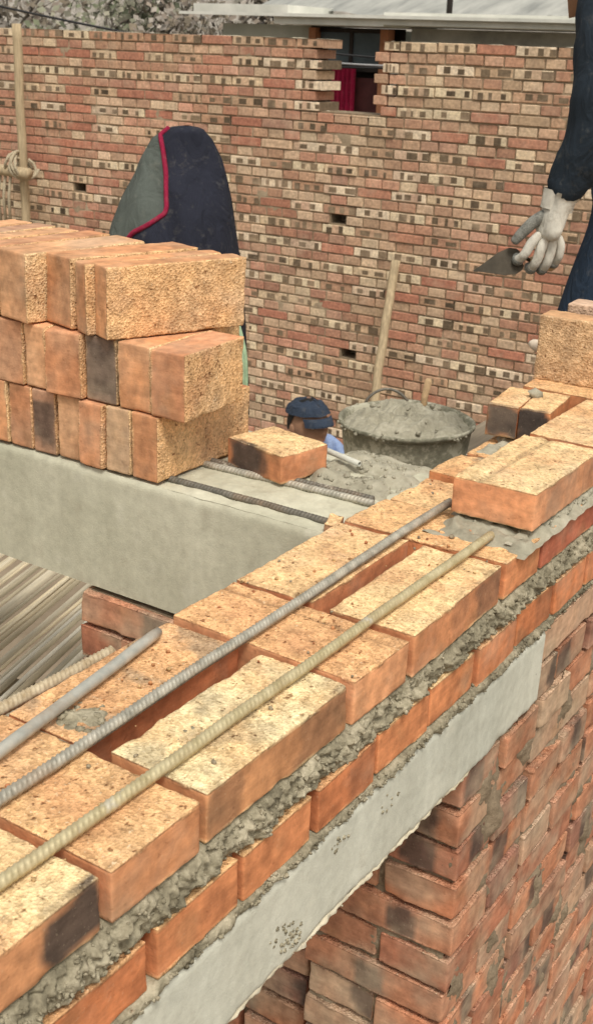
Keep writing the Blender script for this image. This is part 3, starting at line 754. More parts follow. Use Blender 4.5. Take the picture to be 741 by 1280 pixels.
for k in range(ncr):
    z1 = Ztop-k*P; z0 = z1-.052
    stretch = k % 2 == 0
    yy = -1.3+(0 if stretch else .06); cuts = []
    L_ = .24 if stretch else .115
    while yy < 9.3:
        a, b = yy+rn.uniform(-.002, .002), yy+L_; yy += L_+.0105
        zc = (z0+z1)/2
        if any(abs(zc-hz_) < P*1.0 and a-.02 < hy < b+.02 and (not stretch) for hy, hz_ in holes):
            cuts.append((a, b)); continue
        if z0 > NZ-.01:
            lo, hi = NY0+(.0 if stretch else .055), NY1-(.0 if stretch else -.045)
            if a < hi and b > lo:
                if a < lo-.05: fbrick(a, lo, z0, z1, stretch, .235)
                if b > hi+.05: fbrick(hi, b, z0, z1, stretch, .235)
                continue
            d = .235 if (abs(a-hi) < .26 or abs(b-lo) < .26) else .11
        else: d = .11
        zz0, zz1 = z0, z1
        # slight course waviness
        w = .004*N(0, yy, z0, 2., 4.)
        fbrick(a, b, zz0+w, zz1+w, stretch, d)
    xf, xbk = DX+.011, DX+.232
    if k == 0: top_ = z1-.008
    else: top_ = z1+.0105
    segs = [(-1.3, 9.3)]
    if z0 > NZ-.01: segs = [(-1.3, NY0-.10), (NY1+.10, 9.3)]
    for a, b in cuts:
        segs = [s for q in segs for s in ([(q[0], a), (b, q[1])] if q[0] < a < q[1] else [q])]
    if cuts: core.box(DX+.15, xbk-.002, -1.28, 9.28, z0+.001, z1)
    for a, b in segs: core.box(xf, xbk, a, b, z0, top_)
fs_ = MB(); ny, nz = 380, 110
def fsm(u, v):
    yy, zz = -1.3+10.6*u, Ztop-.02-2.9*v
    return (DX+.009-.017*max(0, FB(0, yy, zz, 4.5, 3, 5)-.20)-.003*N(0, yy*30, zz*30), yy, zz)
fs_.grid(ny, nz, fsm)
def hid(p): return (p[2] > NZ-.05 and NY0-.15 < p[1] < NY1+.15) or any(abs(p[1]-a) < .13 and abs(p[2]-b) < .09 for a, b in holes)
fs_.f = [f for f in fs_.f if not any(hid(fs_.v[i]) for i in f)]; fs_.m = [0]*len(fs_.f)
fs_.build('joint_mortar', M['farmortar'], far)
fb.build('brickwork', BRICK, far, False)
core.build('mortar_core', M['oldmortar'], far, False)
for (y0, y1) in ((-1.3, NY0+.01), (NY1-.005, 9.3)):
    sh = MB(); sh.grid(int((y1-y0)/.03), 8, lambda u, v: (DX-.003+.24*v, y0+(y1-y0)*u, Ztop+.001+.006*max(-.2, FB(y0+(y1-y0)*u, v*.24, 0, 9, 2, 3))*math.sin(math.pi*v)))
    sh.build('mortar_cap', M['crust'], far)
sh = MB(); sh.grid(40, 8, lambda u, v: (DX-.006+.25*v, NY0-.02+.58*u, NZ-.009+.012*max(0, 1+FB(u*3, v, 0, 3, 4, 2))*math.sin(math.pi*v)))
sh.build('mortar_cap', M['crust'], far)

# ------------------------------------------------------------------ poles
def pole(name, pts, r, mat, label, cat='pole'):
    mb = MB(); P0, P1 = Vector(pts[0]), Vector(pts[1]); n = 40
    mb.tube([P0.lerp(P1, i/n)+Vector((.012*N(i*.2, 0, 0), .012*N(0, i*.2, 3), 0)) for i in range(n+1)], [r*(1+.12*N(i*.6, 2, 0)) for i in range(n+1)], 14)
    return tag(mb.build(name, mat), label, cat)
d = Vector((6.13, 3.10, -.637)); q = Vector((5.886, 3.06, -1.464)); e_ = d+(q-d)*(1.92/.827)
pole('wooden_pole', (d, e_), .029, M['wood'], 'pale wooden pole leaning on the back wall behind the mortar basin')
sc_ = thing('scaffold', 'wooden scaffold upright with a roped crosspiece against the left part of the back wall', 'scaffold', (0, 0, 0))
mb = MB(); mb.tube([(5.99+.01*N(i*.3, 0, 0), 6.195+.004*(30-i)*.1, .675-3.23*i/30) for i in range(31)], .034, 14); mb.build('upright_pole', M['wood'], sc_)
mb = MB(); mb.tube([(5.905, 6.06+1.7*i/20, -.343+.03*i/20) for i in range(21)], .040, 14); mb.build('crosspiece', M['wood'], sc_)
mb = MB()
for t in range(7):
    a0 = t*.9; pts = [(5.945+.09*math.cos(a0+i*.42), 6.205+.065*math.sin(a0*1.7+i*.3)+.02*t-.05, -.30+.075*math.sin(a0+i*.42)+.008*t-.02) for i in range(16)]
    mb.tube(pts, .010, 8)
for t in range(3): mb.tube([(5.91, 6.25+.055*t, -.34), (5.885, 6.26+.055*t, -.52), (5.90, 6.27+.05*t, -.76)], .011, 8)
mb.build('rope_lashing', M['rope'], sc_)

# ------------------------------------------------------------------ jacket over a post
JC = Vector((2.37, 1.80, 0)); jt = thing('draped_jacket', 'dark navy jacket with grey green panel and crimson piping hung up behind the brick stack', 'jacket', JC, math.atan2(-.8335, .5514))
# local x = to the right of the photo, local y = away from the camera
prof = [(.372, .00, .00), (.370, -.035, .030), (.363, -.060, .050), (.333, -.104, .078), (.275, -.138, .108), (.229, -.157, .121), (.16, -.197, .137), (.08, -.229, .150), (-.05, -.262, .172), (-.20, -.285, .185), (-.40, -.305, .20), (-.52, -.315, .205)]
def jprof(z):
    for a, b in zip(prof[:-1], prof[1:]):
        if b[0] <= z <= a[0]:
            t = (a[0]-z)/(a[0]-b[0]); return (a[1]*(1-t)+b[1]*t, a[2]*(1-t)+b[2]*t)
    return prof[-1][1:]
bnd = [(.371, -.02), (.366, -.050), (.345, -.076), (.30, -.064), (.24, -.053), (.15, -.046), (.133, -.050), (.10, -.10), (.075, -.145), (.02, -.19), (-.05, -.20), (-.52, -.29)]
def jb(z):
    for a, b in zip(bnd[:-1], bnd[1:]):
        if b[0] <= z <= a[0]:
            t = (a[0]-z)/(a[0]-b[0]); return a[1]*(1-t)+b[1]*t
    return bnd[0][1]
def jdep(z): return .045+.17*sm(.372, .0, z) if z < .36 else .02+(.372-z)*2.
def jpt(lat, z, back=False):
    l, r_ = jprof(z); w = max(.001, (r_ if lat >= 0 else -l)); s = max(-1, min(1, lat/w)); c = math.sqrt(max(0, 1-s*s))
    fold = .020*(abs(N(lat*7+z*1.6, z*1.3, 1., 1, 3))-.2)*sm(.372, .30, z)+.012*N(lat*16-z*4, z*5, 4., 1, 5)*sm(.37, .25, z)+.007*math.sin(lat*48+z*9+3*N(lat*6, z*6, 0))*sm(.33, .1, z)
    return (lat, (jdep(z)*c+fold) if back else (-jdep(z)*c-fold), z)
zs = [.3715-.8915*(i/70)**1.3 for i in range(71)]
mb = MB(); mb.grid(70, 70, lambda u, v: jpt((lambda l, r_, z, b: b+(r_-b)*math.sin(v*math.pi/2))(*jprof(zs[round(u*70)]), zs[round(u*70)], max(jb(zs[round(u*70)]), jprof(zs[round(u*70)])[0])), zs[round(u*70)]))
mb.grid(70, 40, lambda u, v: jpt((lambda l, r_: l+(r_-l)*(.5-.5*math.cos(v*math.pi)))(*jprof(zs[round(u*70)])), zs[round(u*70)], True))
mb.build('jacket_shell', M['jnavy'], jt)
mb = MB(); mb.grid(70, 24, lambda u, v: jpt((lambda l, b: l+(b-l)*(1-math.cos(v*math.pi/2)))(jprof(zs[round(u*70)])[0], max(jb(zs[round(u*70)]), jprof(zs[round(u*70)])[0])), zs[round(u*70)]))
mb.build('front_panel', M['panel'], jt)
mb = MB(); zl = [.364-.4*i/60 for i in range(61)]
mb.tube([Vector(jpt(jb(z), z))+Vector((0, -.003, 0)) for z in zl], .0075, 8); mb.build('piping', M['piping'], jt)
pole('wooden_post', ((JC.x, JC.y, .358), (JC.x, JC.y, -2.55)), .022, M['wood'], 'wooden post holding up the draped navy jacket', 'post')

# ------------------------------------------------------------------ scaffold platform behind the wall, basin with mortar
PZ = -.60
pf = thing('scaffold_platform', 'plank platform behind the wall carrying the mason and the mortar basin', 'platform', (0, 0, 0))
for i in range(5):
    mb = MB(); y0 = .29+i*.165; mb.box(1.75, 3.2, y0, y0+.155, PZ-.035, PZ, jit=.003); mb.build('plank', M['plank'], pf, False)
for x_ in (1.9, 3.05):
    mb = MB(); mb.box(x_-.03, x_+.03, .27, 1.13, PZ-.11, PZ-.036); mb.build('bearer', M['wood'], pf, False)
    for y_ in (.36, 1.06):
        mb = MB(); mb.tube([(x_, y_, PZ-.11), (x_, y_, -2.56)], .035, 12); mb.build('leg', M['wood'], pf)
BC = Vector((2.19, .902, PZ)); bs = thing('mortar_basin', 'wide grey rubber basin heaped with wet mortar behind the wall', 'basin', BC)
mb = MB(); H_ = .275
mb.lathe([(0, .0), (.105, 0), (.125, .006), (.142, .06), (.158, .14), (.171, .22), (.176, H_-.012), (.184, H_-.006), (.185, H_+.002), (.181, H_+.004), (.172, H_-.002), (.167, .22), (.15, .1), (.12, .02), (0, .02)], 64)
mb.v = [(x_*(1+.02*N(x_*3, y_*3, 0)), y_*(1+.02*N(x_*3, y_*3, 5)), z_+.006*N(x_*5, y_*5, 2)*(z_ > .2)) for x_, y_, z_ in mb.v]
mb.build('basin_shell', M['basin'], bs)
mb = MB(); mb.grid(80, 170, lambda u, v: (u*.174*math.cos(2*math.pi*v), u*.174*math.sin(2*math.pi*v),
    H_-.018+.034*(1-u**2.4)+(1-u**6)*(.022*FB(u*.174*math.cos(2*math.pi*v), u*.174*math.sin(2*math.pi*v), 0, 14, 3, 4)+.030*abs(N(u*math.cos(2*math.pi*v), 2*u*math.sin(2*math.pi*v), 0, 2.6, 9)))))
for i in range(18):
    a = rn.uniform(0, 6.28); u = rn.random()**.5*.95; mb.lump((u*.17*math.cos(a), u*.17*math.sin(a), H_-.012+.048*(1-u**2.2)), rn.uniform(.003, .009), i)
for i in range(46):
    a = rn.uniform(0, 6.28); zz = rn.uniform(-.012, .004); mb.lump((.183*math.cos(a)*(1+.02*N(a, 0, 0)), .183*math.sin(a), H_+zz), rn.uniform(.003, .007)*(1 if N(3*math.cos(a), 3*math.sin(a), 2) > -.1 else .4), i)
mo = mb.build('mortar', M['wetmortar'], bs)
ax = Vector((.784, .503, 0)).normalized(); rt = Vector((.5514, -.8335, 0)).normalized()
mb = MB(); pts = []
for i in range(22):
    t = i/21; p = ax*(.178+.012*math.sin(math.pi*t))+rt*(-.105+.125*t); pts.append((p.x, p.y, H_-.01+.042*math.sin(math.pi*t)**.6))
mb.tube(pts, .0042, 8); mb.build('rope_handle', M['rebard'], bs)
# short reddish stick standing in the mortar
pk = BC+ax*.125+rt*.055
mb = MB(); mb.tube([(pk.x, pk.y, PZ+H_-.03), (pk.x+.004, pk.y, PZ+H_+.03), (pk.x+.012, pk.y-.004, PZ+H_+.075), (pk.x+.013, pk.y-.004, PZ+H_+.082)], [.0085, .0095, .0105, .006], 12)
tag(mb.build('tool_handle', M['woodh']), 'short reddish wooden handle standing up in the mortar of the basin', 'tool handle')

# ------------------------------------------------------------------ people
def skin(name, V, E, rad, mat, parent, sub=2, root=0, post=None):
    me = bpy.data.meshes.new(name); me.from_pydata(V, E, []); o = bpy.data.objects.new(name, me); col.objects.link(o)
    md = o.modifiers.new('s', 'SKIN'); md.use_smooth_shade = True
    for i, r_ in enumerate(rad):
        sv = me.skin_vertices[0].data[i]; sv.radius = r_ if hasattr(r_, '__len__') else (r_, r_); sv.use_root = (i == root)
    ss = o.modifiers.new('b', 'SUBSURF'); ss.levels = sub; ss.render_levels = sub
    dg = bpy.context.evaluated_depsgraph_get(); bpy.context.view_layer.update()
    m2 = bpy.data.meshes.new_from_object(o.evaluated_get(dg)); o.modifiers.clear(); o.data = m2; bpy.data.meshes.remove(me)
    m2.name = name; m2.materials.clear(); m2.materials.append(mat)
    if post:
        for v in m2.vertices: v.co = post(v.co)
    for p in m2.polygons: p.use_smooth = True
    o.parent = parent; return o
def chain(n, start=0): return [(i, i+1) for i in range(start, start+n-1)]
def head_parts(parent, c, rot, cap=None, hairtop=True):
    """c = head centre; head looks along local +x of the 3x3 matrix rot"""
    def W(p): return tuple(Vector(c)+rot @ Vector(p))
    mb = MB()
    def hp(u, v):
        th = math.pi*v; a = 2*math.pi*u
        x_, y_, z_ = math.sin(th)*math.cos(a), math.sin(th)*math.sin(a), math.cos(th)
        px, py, pz = .095*x_, .074*y_, .115*z_
        if pz < 0: k = 1-.28*(-z_)**1.5; py *= k; px = px*k+.014*(-z_)*(x_ > -.2)
        if x_ > 0:
            px += .020*math.exp(-((py/.012)**2))*math.exp(-(((pz+.014)/.020)**2))        # nose
            px += .006*math.exp(-((py/.03)**2))*math.exp(-(((pz+.052)/.010)**2))         # lips
            px -= .008*math.exp(-(((abs(py)-.031)/.014)**2))*math.exp(-(((pz-.008)/.011)**2))  # eye sockets
            px += .007*math.exp(-((py/.035)**2))*math.exp(-(((pz+.092)/.014)**2))        # chin
            px += .004*math.exp(-(((pz-.026)/.008)**2))*math.exp(-((py/.05)**2))         # brow
        return W((px, py, pz))
    mb.grid(72, 60, hp)
    for s in (-1, 1):   # ears
        mb.grid(16, 12, lambda u, v: W((-.008+.017*math.cos(2*math.pi*u)*math.sin(math.pi*v)-.006, s*(.071+.009*math.cos(math.pi*v)), -.010+.024*math.sin(2*math.pi*u)*math.sin(math.pi*v))))
    mb.tube([W((-.018, 0, -.07)), tuple(Vector(W((-.03, 0, -.10)))+Vector((0, 0, -.02))), tuple(Vector(W((-.04, 0, -.12)))+Vector((0, 0, -.06)))], [.052, .054, .062], 20)
    hd = mb.build('head', M['skin'], parent)
    for s in (-1, 1):
        mb = MB(); mb.grid(14, 10, lambda u, v: W((.076+.009*math.cos(math.pi*v), s*.031+.013*math.cos(2*math.pi*u)*math.sin(math.pi*v), .008+.007*math.sin(2*math.pi*u)*math.sin(math.pi*v)))); e = mb.build('eye', M['eye'], hd)
        mb = MB(); mb.grid(10, 6, lambda u, v: W((.0835+.002*math.cos(math.pi*v/2), s*.031+.0055*math.cos(2*math.pi*u)*math.sin(math.pi*v/2), .008+.0055*math.sin(2*math.pi*u)*math.sin(math.pi*v/2)))); mb.build('iris', M['iris'], e)
    mb = MB(); mb.grid(16, 8, lambda u, v: W((.086+.006*math.cos(math.pi*(v-.5))*math.cos((u-.5)*2), (u-.5)*.046, -.052+.011*(v-.5)*math.sin(math.pi*u)))); mb.build('mouth', M['lip'], hd)
    mb = MB()
    def hair(u, v):
        a = 2*math.pi*u; fr = .5+.5*math.cos(a); lim = (.62-.30*sm(.55, 1., fr)) if not cap else (.56-.36*sm(.25, .75, fr))
        th = math.pi*lim*(v if not cap else .36+.64*v); k = (1.07 if not cap else 1.04)+.03*N(u*20, v*8, 0)
        return W((.095*k*math.sin(th)*math.cos(a)-.004, .074*k*math.sin(th)*math.sin(a), .115*k*math.cos(th)))
    mb.grid(60, 24, hair); mb.build('hair', M['hair'], parent)
    if cap:
        cp = MB()
        def cf(u, v):
            a = 2*math.pi*u; th = math.pi*.42*v; b = 1+.10*math.sin(min(1, v*1.2)*math.pi)*.7
            return W((.108*b*math.sin(th)*math.cos(a)-.003, .089*b*math.sin(th)*math.sin(a), .036+.076*math.cos(th)+.009*N(u*9, v*5, 0)))
        cp.grid(60, 24, cf); co_ = cp.build('cap', cap, parent)
        br = MB()
        for dz in (0, -.004):
            br.grid(24, 8, lambda u, v: W((.098*math.cos((u-.5)*1.9)+.036*v*math.cos((u-.5)*2.2), .088*math.sin((u-.5)*1.9), .046-.025*v*v-.012*v*abs(u-.5)+dz)))
        br.build('cap_brim', cap, co_)
    return hd

# --- mason at the right; local x = forward (left in the photo), y = his left (towards the camera), z up
fw = Vector((-.5514, .8335, 0)).normalized(); lf = Vector((-fw.y, fw.x, 0))
HZ = .27
hipw = Vector((2.052, .50, 0))-fw*.176-lf*.215
ms = thing('person', 'mason in dark navy jacket and white glove holding a trowel at the right edge', 'person', (hipw.x, hipw.y, PZ), math.atan2(fw.y, fw.x))
z0 = -PZ  # local height of world zero
def Z(w): return w-PZ
wr = (.176, .215, Z(.292))
# legs (trousers)
Lh, Rh = (-.030, .095, Z(.24)), (-.10, -.095, Z(.25))
Lk, Rk = (.085, .125, Z(-.145)), (-.12, -.12, Z(-.16))
La, Ra = (.03, .125, .10), (-.19, -.12, .10)
V = [(-.13, 0, Z(.30)), Lh, (.028, .11, Z(.06)), Lk, (.04, .125, Z(-.32)), La, Rh, (-.11, -.11, Z(.05)), Rk, (-.15, -.12, Z(-.33)), Ra, (-.12, 0, Z(.42))]
skin('trousers', V, [(0, 1), (1, 2), (2, 3), (3, 4), (4, 5), (0, 6), (6, 7), (7, 8), (8, 9), (9, 10), (0, 11)], [(.13, .11), .092, .085, .070, .062, .058, .098, .088, .068, .062, .058, (.155, .115)], M['navy2'], ms)
# jacket: torso and both arms
SL = (.078, .185, Z(.735)); EL = (.098, .256, Z(.50)); CL = (.150, .224, Z(.345)); CE = (.170, .22, Z(.300))
SR = (.0, -.185, Z(.735)); ER = (-.10, -.27, Z(.51)); CR = (-.12, -.20, Z(.31))
V = [(-.11, 0, Z(.33)), (-.08, 0, Z(.45)), (-.03, 0, Z(.60)), (.015, 0, Z(.735)), (.06, 0, Z(.80)), (.03, .12, Z(.745)), SL, (.084, .228, Z(.62)), EL, (.112, .244, Z(.42)), CL, (.01, -.12, Z(.745)), SR, (-.05, -.24, Z(.62)), ER, (-.11, -.235, Z(.41)), CR, CE]
skin('jacket', V, [(0, 1), (1, 2), (2, 3), (3, 4), (3, 5), (5, 6), (6, 7), (7, 8), (8, 9), (9, 10), (3, 11), (11, 12), (12, 13), (13, 14), (14, 15), (15, 16), (10, 17)],
     [(.15, .12), (.15, .12), (.155, .12), (.12, .105), (.070, .070), .098, .100, .092, .078, .068, .052, .095, .080, .066, .060, .052, .040, .042], M['navy'], ms,
     post=lambda c: c+Vector((.010*N(c.x, c.y, c.z*1.8, 11, 2)+.004*N(c.x, c.y, c.z*2.2, 34, 2), .012*N(c.x, c.y, c.z*2, 11, 5)+.004*N(c.x, c.y, c.z*2.2, 34, 5), .004*N(c.x, c.y, c.z, 22, 8))))
head_parts(ms, (.185, 0, Z(.845)), Matrix.Rotation(R(35), 3, 'Y'), None)
for sx, (ax_, ay_) in ((1, (La[0], La[1])), (-1, (Ra[0], Ra[1]))):
    skin('shoe', [(ax_-.06, ay_, .045), (ax_, ay_, .05), (ax_+.09, ay_, .042), (ax_+.17, ay_, .034), (ax_, ay_, .11)], [(0, 1), (1, 2), (2, 3), (1, 4)], [(.042, .042), (.045, .048), (.045, .04), (.036, .03), .045], M['shoe'], ms, 2, 1)
# left hand in a glove: x forward, seen from the back of the hand
def hand(parent, o, s, flip=1):
    """o = wrist point; fingers hang down; thumb forward; s scale"""
    ca, sa = math.cos(.16), math.sin(.16)
    def P(x_, y_, z_):
        x_, z_ = x_*ca-z_*sa, x_*sa+z_*ca
        return (o[0]+x_*s, o[1]+flip*y_*s, o[2]+z_*s)
    V = [P(-.002, 0, .028), P(.0, .002, 0), P(.004, .006, -.035), P(.008, .008, -.070)]
    E = chain(4); rad = [(.034*s, .027*s), (.037*s, .026*s), (.043*s, .022*s), (.043*s, .018*s)]
    g = skin('glove', V, E, rad, M['glove'], parent, 2, 1, post=lambda c: c+Vector((0, .0018*N(c.x, c.y, c.z, 60, 3), .0015*N(c.x, c.y, c.z, 60, 6))))
    fingers = [((.034, .008, -.076), (.043, .012, -.104), (.052, -.008, -.124), (.050, -.034, -.114)),
               ((.012, .011, -.082), (.014, .011, -.114), (.018, -.008, -.136), (.020, -.034, -.130)),
               ((-.010, .010, -.080), (-.010, .009, -.112), (-.007, -.010, -.133), (-.003, -.034, -.127)),
               ((-.030, .006, -.072), (-.032, .005, -.097), (-.029, -.012, -.115), (-.023, -.030, -.110))]
    for i, f in enumerate(fingers):
        base = (f[0][0]*.55, f[0][1]*.6, f[0][2]*.72)
        pts = [P(*base)]+[P(*q) for q in f]; r0 = (.0118, .0122, .0118, .0104)[i]*s
        skin('finger', pts, chain(5), [r0*.9, r0, r0*.90, r0*.92, r0*.66], M['glove'], g, 2, 0)
    th = [P(.016, .0, -.012), P(.040, -.004, -.036), P(.058, -.008, -.066), P(.070, -.012, -.090)]
    skin('thumb', th, chain(4), [.014*s, .0145*s, .013*s, .010*s], M['gloveg'], g, 2, 0)
    # grey rubber finger pads
    for i, f in enumerate(fingers):
        pts = [P(f[1][0]+.002, f[1][1]-.006, f[1][2]-.012), P(f[2][0], f[2][1]-.001, f[2][2]-.002), P(*f[3])]
        skin('finger_coating', pts, chain(3), [.0112*s, .0126*s, .0102*s], M['gloveg'], g, 2, 0)
    # cuff
    cb = MB(); cb.grid(28, 8, lambda u, v: P((.0365-.002*v+.0006*math.sin(u*150))*math.cos(2*math.pi*u), (.031-.004*v+.0006*math.sin(u*150))*math.sin(2*math.pi*u), .038-.040*v)); cb.build('cuff', M['glove'], g)
    return g
hand(ms, (.170, .222, Z(.285)), 1.06)
hand(ms, (-.125, -.198, Z(.275)), 1.0, -1)
# trowel held in the left hand
tr = thing('trowel', 'dark pointed brick trowel held in the white gloved hand of the mason', 'trowel', (hipw.x, hipw.y, PZ), math.atan2(fw.y, fw.x))
# grip passes inside the curled fingers, blade points forward
g0 = Vector((.152, .194, Z(.151))); g1 = Vector((.212, .196, Z(.164)))
mb = MB(); mb.tube([g0, g0.lerp(g1, .1), g0.lerp(g1, .5), g0.lerp(g1, .92), g1], [.008, .0125, .0135, .011, .009], 14); mb.build('handle', M['woodh'], tr)
mb = MB(); mb.tube([g1, g1+Vector((.012, 0, .006)), g1+Vector((.022, .003, .012)), g1+Vector((.034, .004, .006))], .0042, 10); mb.build('tang', M['steel'], tr)
bt = g1+Vector((.020, .004, .004)); tip = bt+Vector((.112, .012, -.030))
axb = (tip-bt).normalized(); acr = Vector((.12, .42, -.9)); acr = (acr-axb*acr.dot(axb)).normalized(); nb = axb.cross(acr)
mb = MB(); L_ = (tip-bt).length
out = [(0, -.018), (.006, -.026), (.022, -.032), (.05, -.027), (.09, -.010), (L_, 0), (.09, .010), (.05, .027), (.022, .032), (.006, .026), (0, .018)]
vs = [bt+axb*a+acr*b+nb*s for s in (.0009, -.0009) for a, b in out]; n = len(out)
mb.add(vs, [tuple(range(n)), tuple(range(2*n-1, n-1, -1))]+[(i, i+n, (i+1) % n+n, (i+1) % n) for i in range(n)]); mb.build('blade', M['steel'], tr, False)

# --- second worker, lower down behind the beam
w2 = Vector((3.46, 2.07, 0)); pw = thing('person', 'worker in a blue cap and light blue top standing low behind the single loose brick', 'person', (w2.x-.02, w2.y-.03, -2.55), R(-112))
G0 = -2.55; Zc = lambda w: w-G0
V = [(0, 0, .95), (0, .10, .88), (.02, .10, .48), (0, .10, .10), (0, -.10, .88), (.02, -.10, .48), (0, -.10, .10), (0, 0, 1.05)]
skin('trousers', V, [(0, 1), (1, 2), (2, 3), (0, 4), (4, 5), (5, 6), (0, 7)], [(.16, .12), .095, .072, .06, .095, .072, .06, (.155, .115)], M['navy2'], pw)
V = [(0, 0, .98), (.01, 0, 1.17), (.02, 0, 1.40), (.02, 0, 1.54), (.02, .12, 1.55), (.02, .16, 1.53), (.05, .24, 1.14), (.20, .22, .95), (.02, -.12, 1.53), (.02, -.17, 1.50), (.05, -.24, 1.12), (.20, -.22, .95)]
skin('shirt', V, [(0, 1), (1, 2), (2, 3), (3, 4), (4, 5), (5, 6), (6, 7), (3, 8), (8, 9), (9, 10), (10, 11)], [(.155, .115), (.155, .12), (.165, .12), (.07, .07), .09, .078, .062, .045, .09, .078, .062, .045], M['lblue'], pw)
for s in (-1, 1):
    y_ = s*.22; skin('hand', [(.20, y_, .95), (.25, y_, .92), (.29, y_, .905)], chain(3), [.03, (.036, .018), (.034, .014)], M['skin'], pw, 2, 0)
    for k_ in range(4):
        yy = y_+(k_-1.5)*.017; skin('finger', [(.28, yy, .905), (.32, yy, .895), (.342, yy, .875)], chain(3), [.009, .009, .007], M['skin'], pw, 1, 0)
    skin('thumb', [(.235, y_-s*.02, .925), (.27, y_-s*.05, .91), (.295, y_-s*.052, .90)], chain(3), [.012, .011, .008], M['skin'], pw, 1, 0)
    skin('shoe', [(-.06, s*.10, .045), (0, s*.10, .05), (.09, s*.10, .042), (.17, s*.10, .034), (0, s*.10, .11)], [(0, 1), (1, 2), (2, 3), (1, 4)], [(.042, .042), (.045, .048), (.045, .04), (.036, .03), .045], M['shoe'], pw, 2, 1)
head_parts(pw, (.05, 0, Zc(-.852)), Matrix.Rotation(R(2), 3, 'Z') @ Matrix.Rotation(R(-3), 3, 'Y'), M['capc'])

# ------------------------------------------------------------------ beyond the back wall
GZ = -2.56
mb = MB(); mb.box(-150, 250, -150, 250, GZ-.3, GZ); tag(mb.build('ground', M['ground'], None, False), kind='structure')
bl = thing('low_house', 'pale low house with flat slab eaves and a dark doorway seen over the back wall', 'house', (0, 0, 0))
def part(name, mat, boxes, parent=bl, jit=0):
    mb = MB()
    for b in boxes: mb.box(*b, jit=jit)
    return mb.build(name, mat, parent, False)
part('wall', M['render_'], [(11, 15, 6.95, 8.12, GZ, .80), (11, 11.2, -2, 5.95, GZ, .42), (11.2, 15, -2, 6.95, GZ, .2)])
part('wall_panel', M['sheet'], [(10.98, 11.18, -2, 5.72, .422, .80)])
part('door_surround', M['orangep'], [(10.96, 11.1, 5.98, 6.07, GZ, .78), (10.96, 11.1, 6.86, 6.947, GZ, .78)])
part('doorway_shade', M['dark'], [(11.19, 11.199, 5.9, 6.95, GZ, .79)])  # dark sheet, its colour stands in for the unlit interior
part('door', M['maroon'], [(11.02, 11.06, 6.08, 6.46, GZ, .30)])
wn = part('transom_frame', M['dark'], [(11.03, 11.08, 6.08, 6.85, .36, .42), (11.03, 11.08, 6.08, 6.85, .74, .78), (11.03, 11.08, 6.44, 6.48, .42, .74)])
part('pane', M['glass'], [(11.05, 11.06, 6.48, 6.85, .42, .74), (11.05, 11.06, 6.08, 6.44, .42, .74)], wn)
mb = MB(); mb.grid(40, 12, lambda u, v: (10.94+.02*math.sin(u*34), 6.33+.30*u, GZ+(.40-GZ)*v)); mb.build('door_curtain', M['redc'], bl)
part('roof_slab', M['fascia'], [(10.45, 11.6, -2, 5.75, .815, .93), (10.45, 11.6, 5.75, 7.05, .80, .90), (10.7, 11.6, 7.05, 8.3, .90, .99)])
mb = MB(); mb.grid(30, 60, lambda u, v: (11.5+3.5*u, -2+10.2*v, .94+1.1*u+.025*math.sin(v*300))); mb.build('roof_sheet', M['sheet'], bl)
mb = MB(); mb.tube([(10.9, 5.27, .92), (10.9, 5.27, 1.3)], .03, 10); mb.build('vent_pipe', M['dark'], bl)
part('gutter', M['fascia'], [(10.38, 10.447, -2, 8.25, .87, .90)])
# cables in the gap and at the left
for i, (a, b, mt, lb) in enumerate((((6.8, 4.5, .59), (6.9, 2.9, .56), M['cable'], 'upper dark cable crossing the gap in the back wall'), ((6.8, 4.5, .52), (6.9, 2.9, .53), M['cablew'], 'pale grey cable crossing the gap in the back wall'), ((6.85, 4.5, .48), (6.95, 2.9, .54), M['cable'], 'lower dark cable crossing the gap in the back wall'),
      ((9, 10.8, 1.05), (9, 6.5, .52), M['cable'], 'dark cable sloping down in front of the dry hillside'))):
    mb = MB(); A, B = Vector(a), Vector(b); mb.tube([A.lerp(B, t/16)+Vector((0, 0, -.03*4*t/16*(1-t/16))) for t in range(17)], .007 if i < 3 else .012, 6)
    tag(mb.build('cable', mt), lb, 'cable')
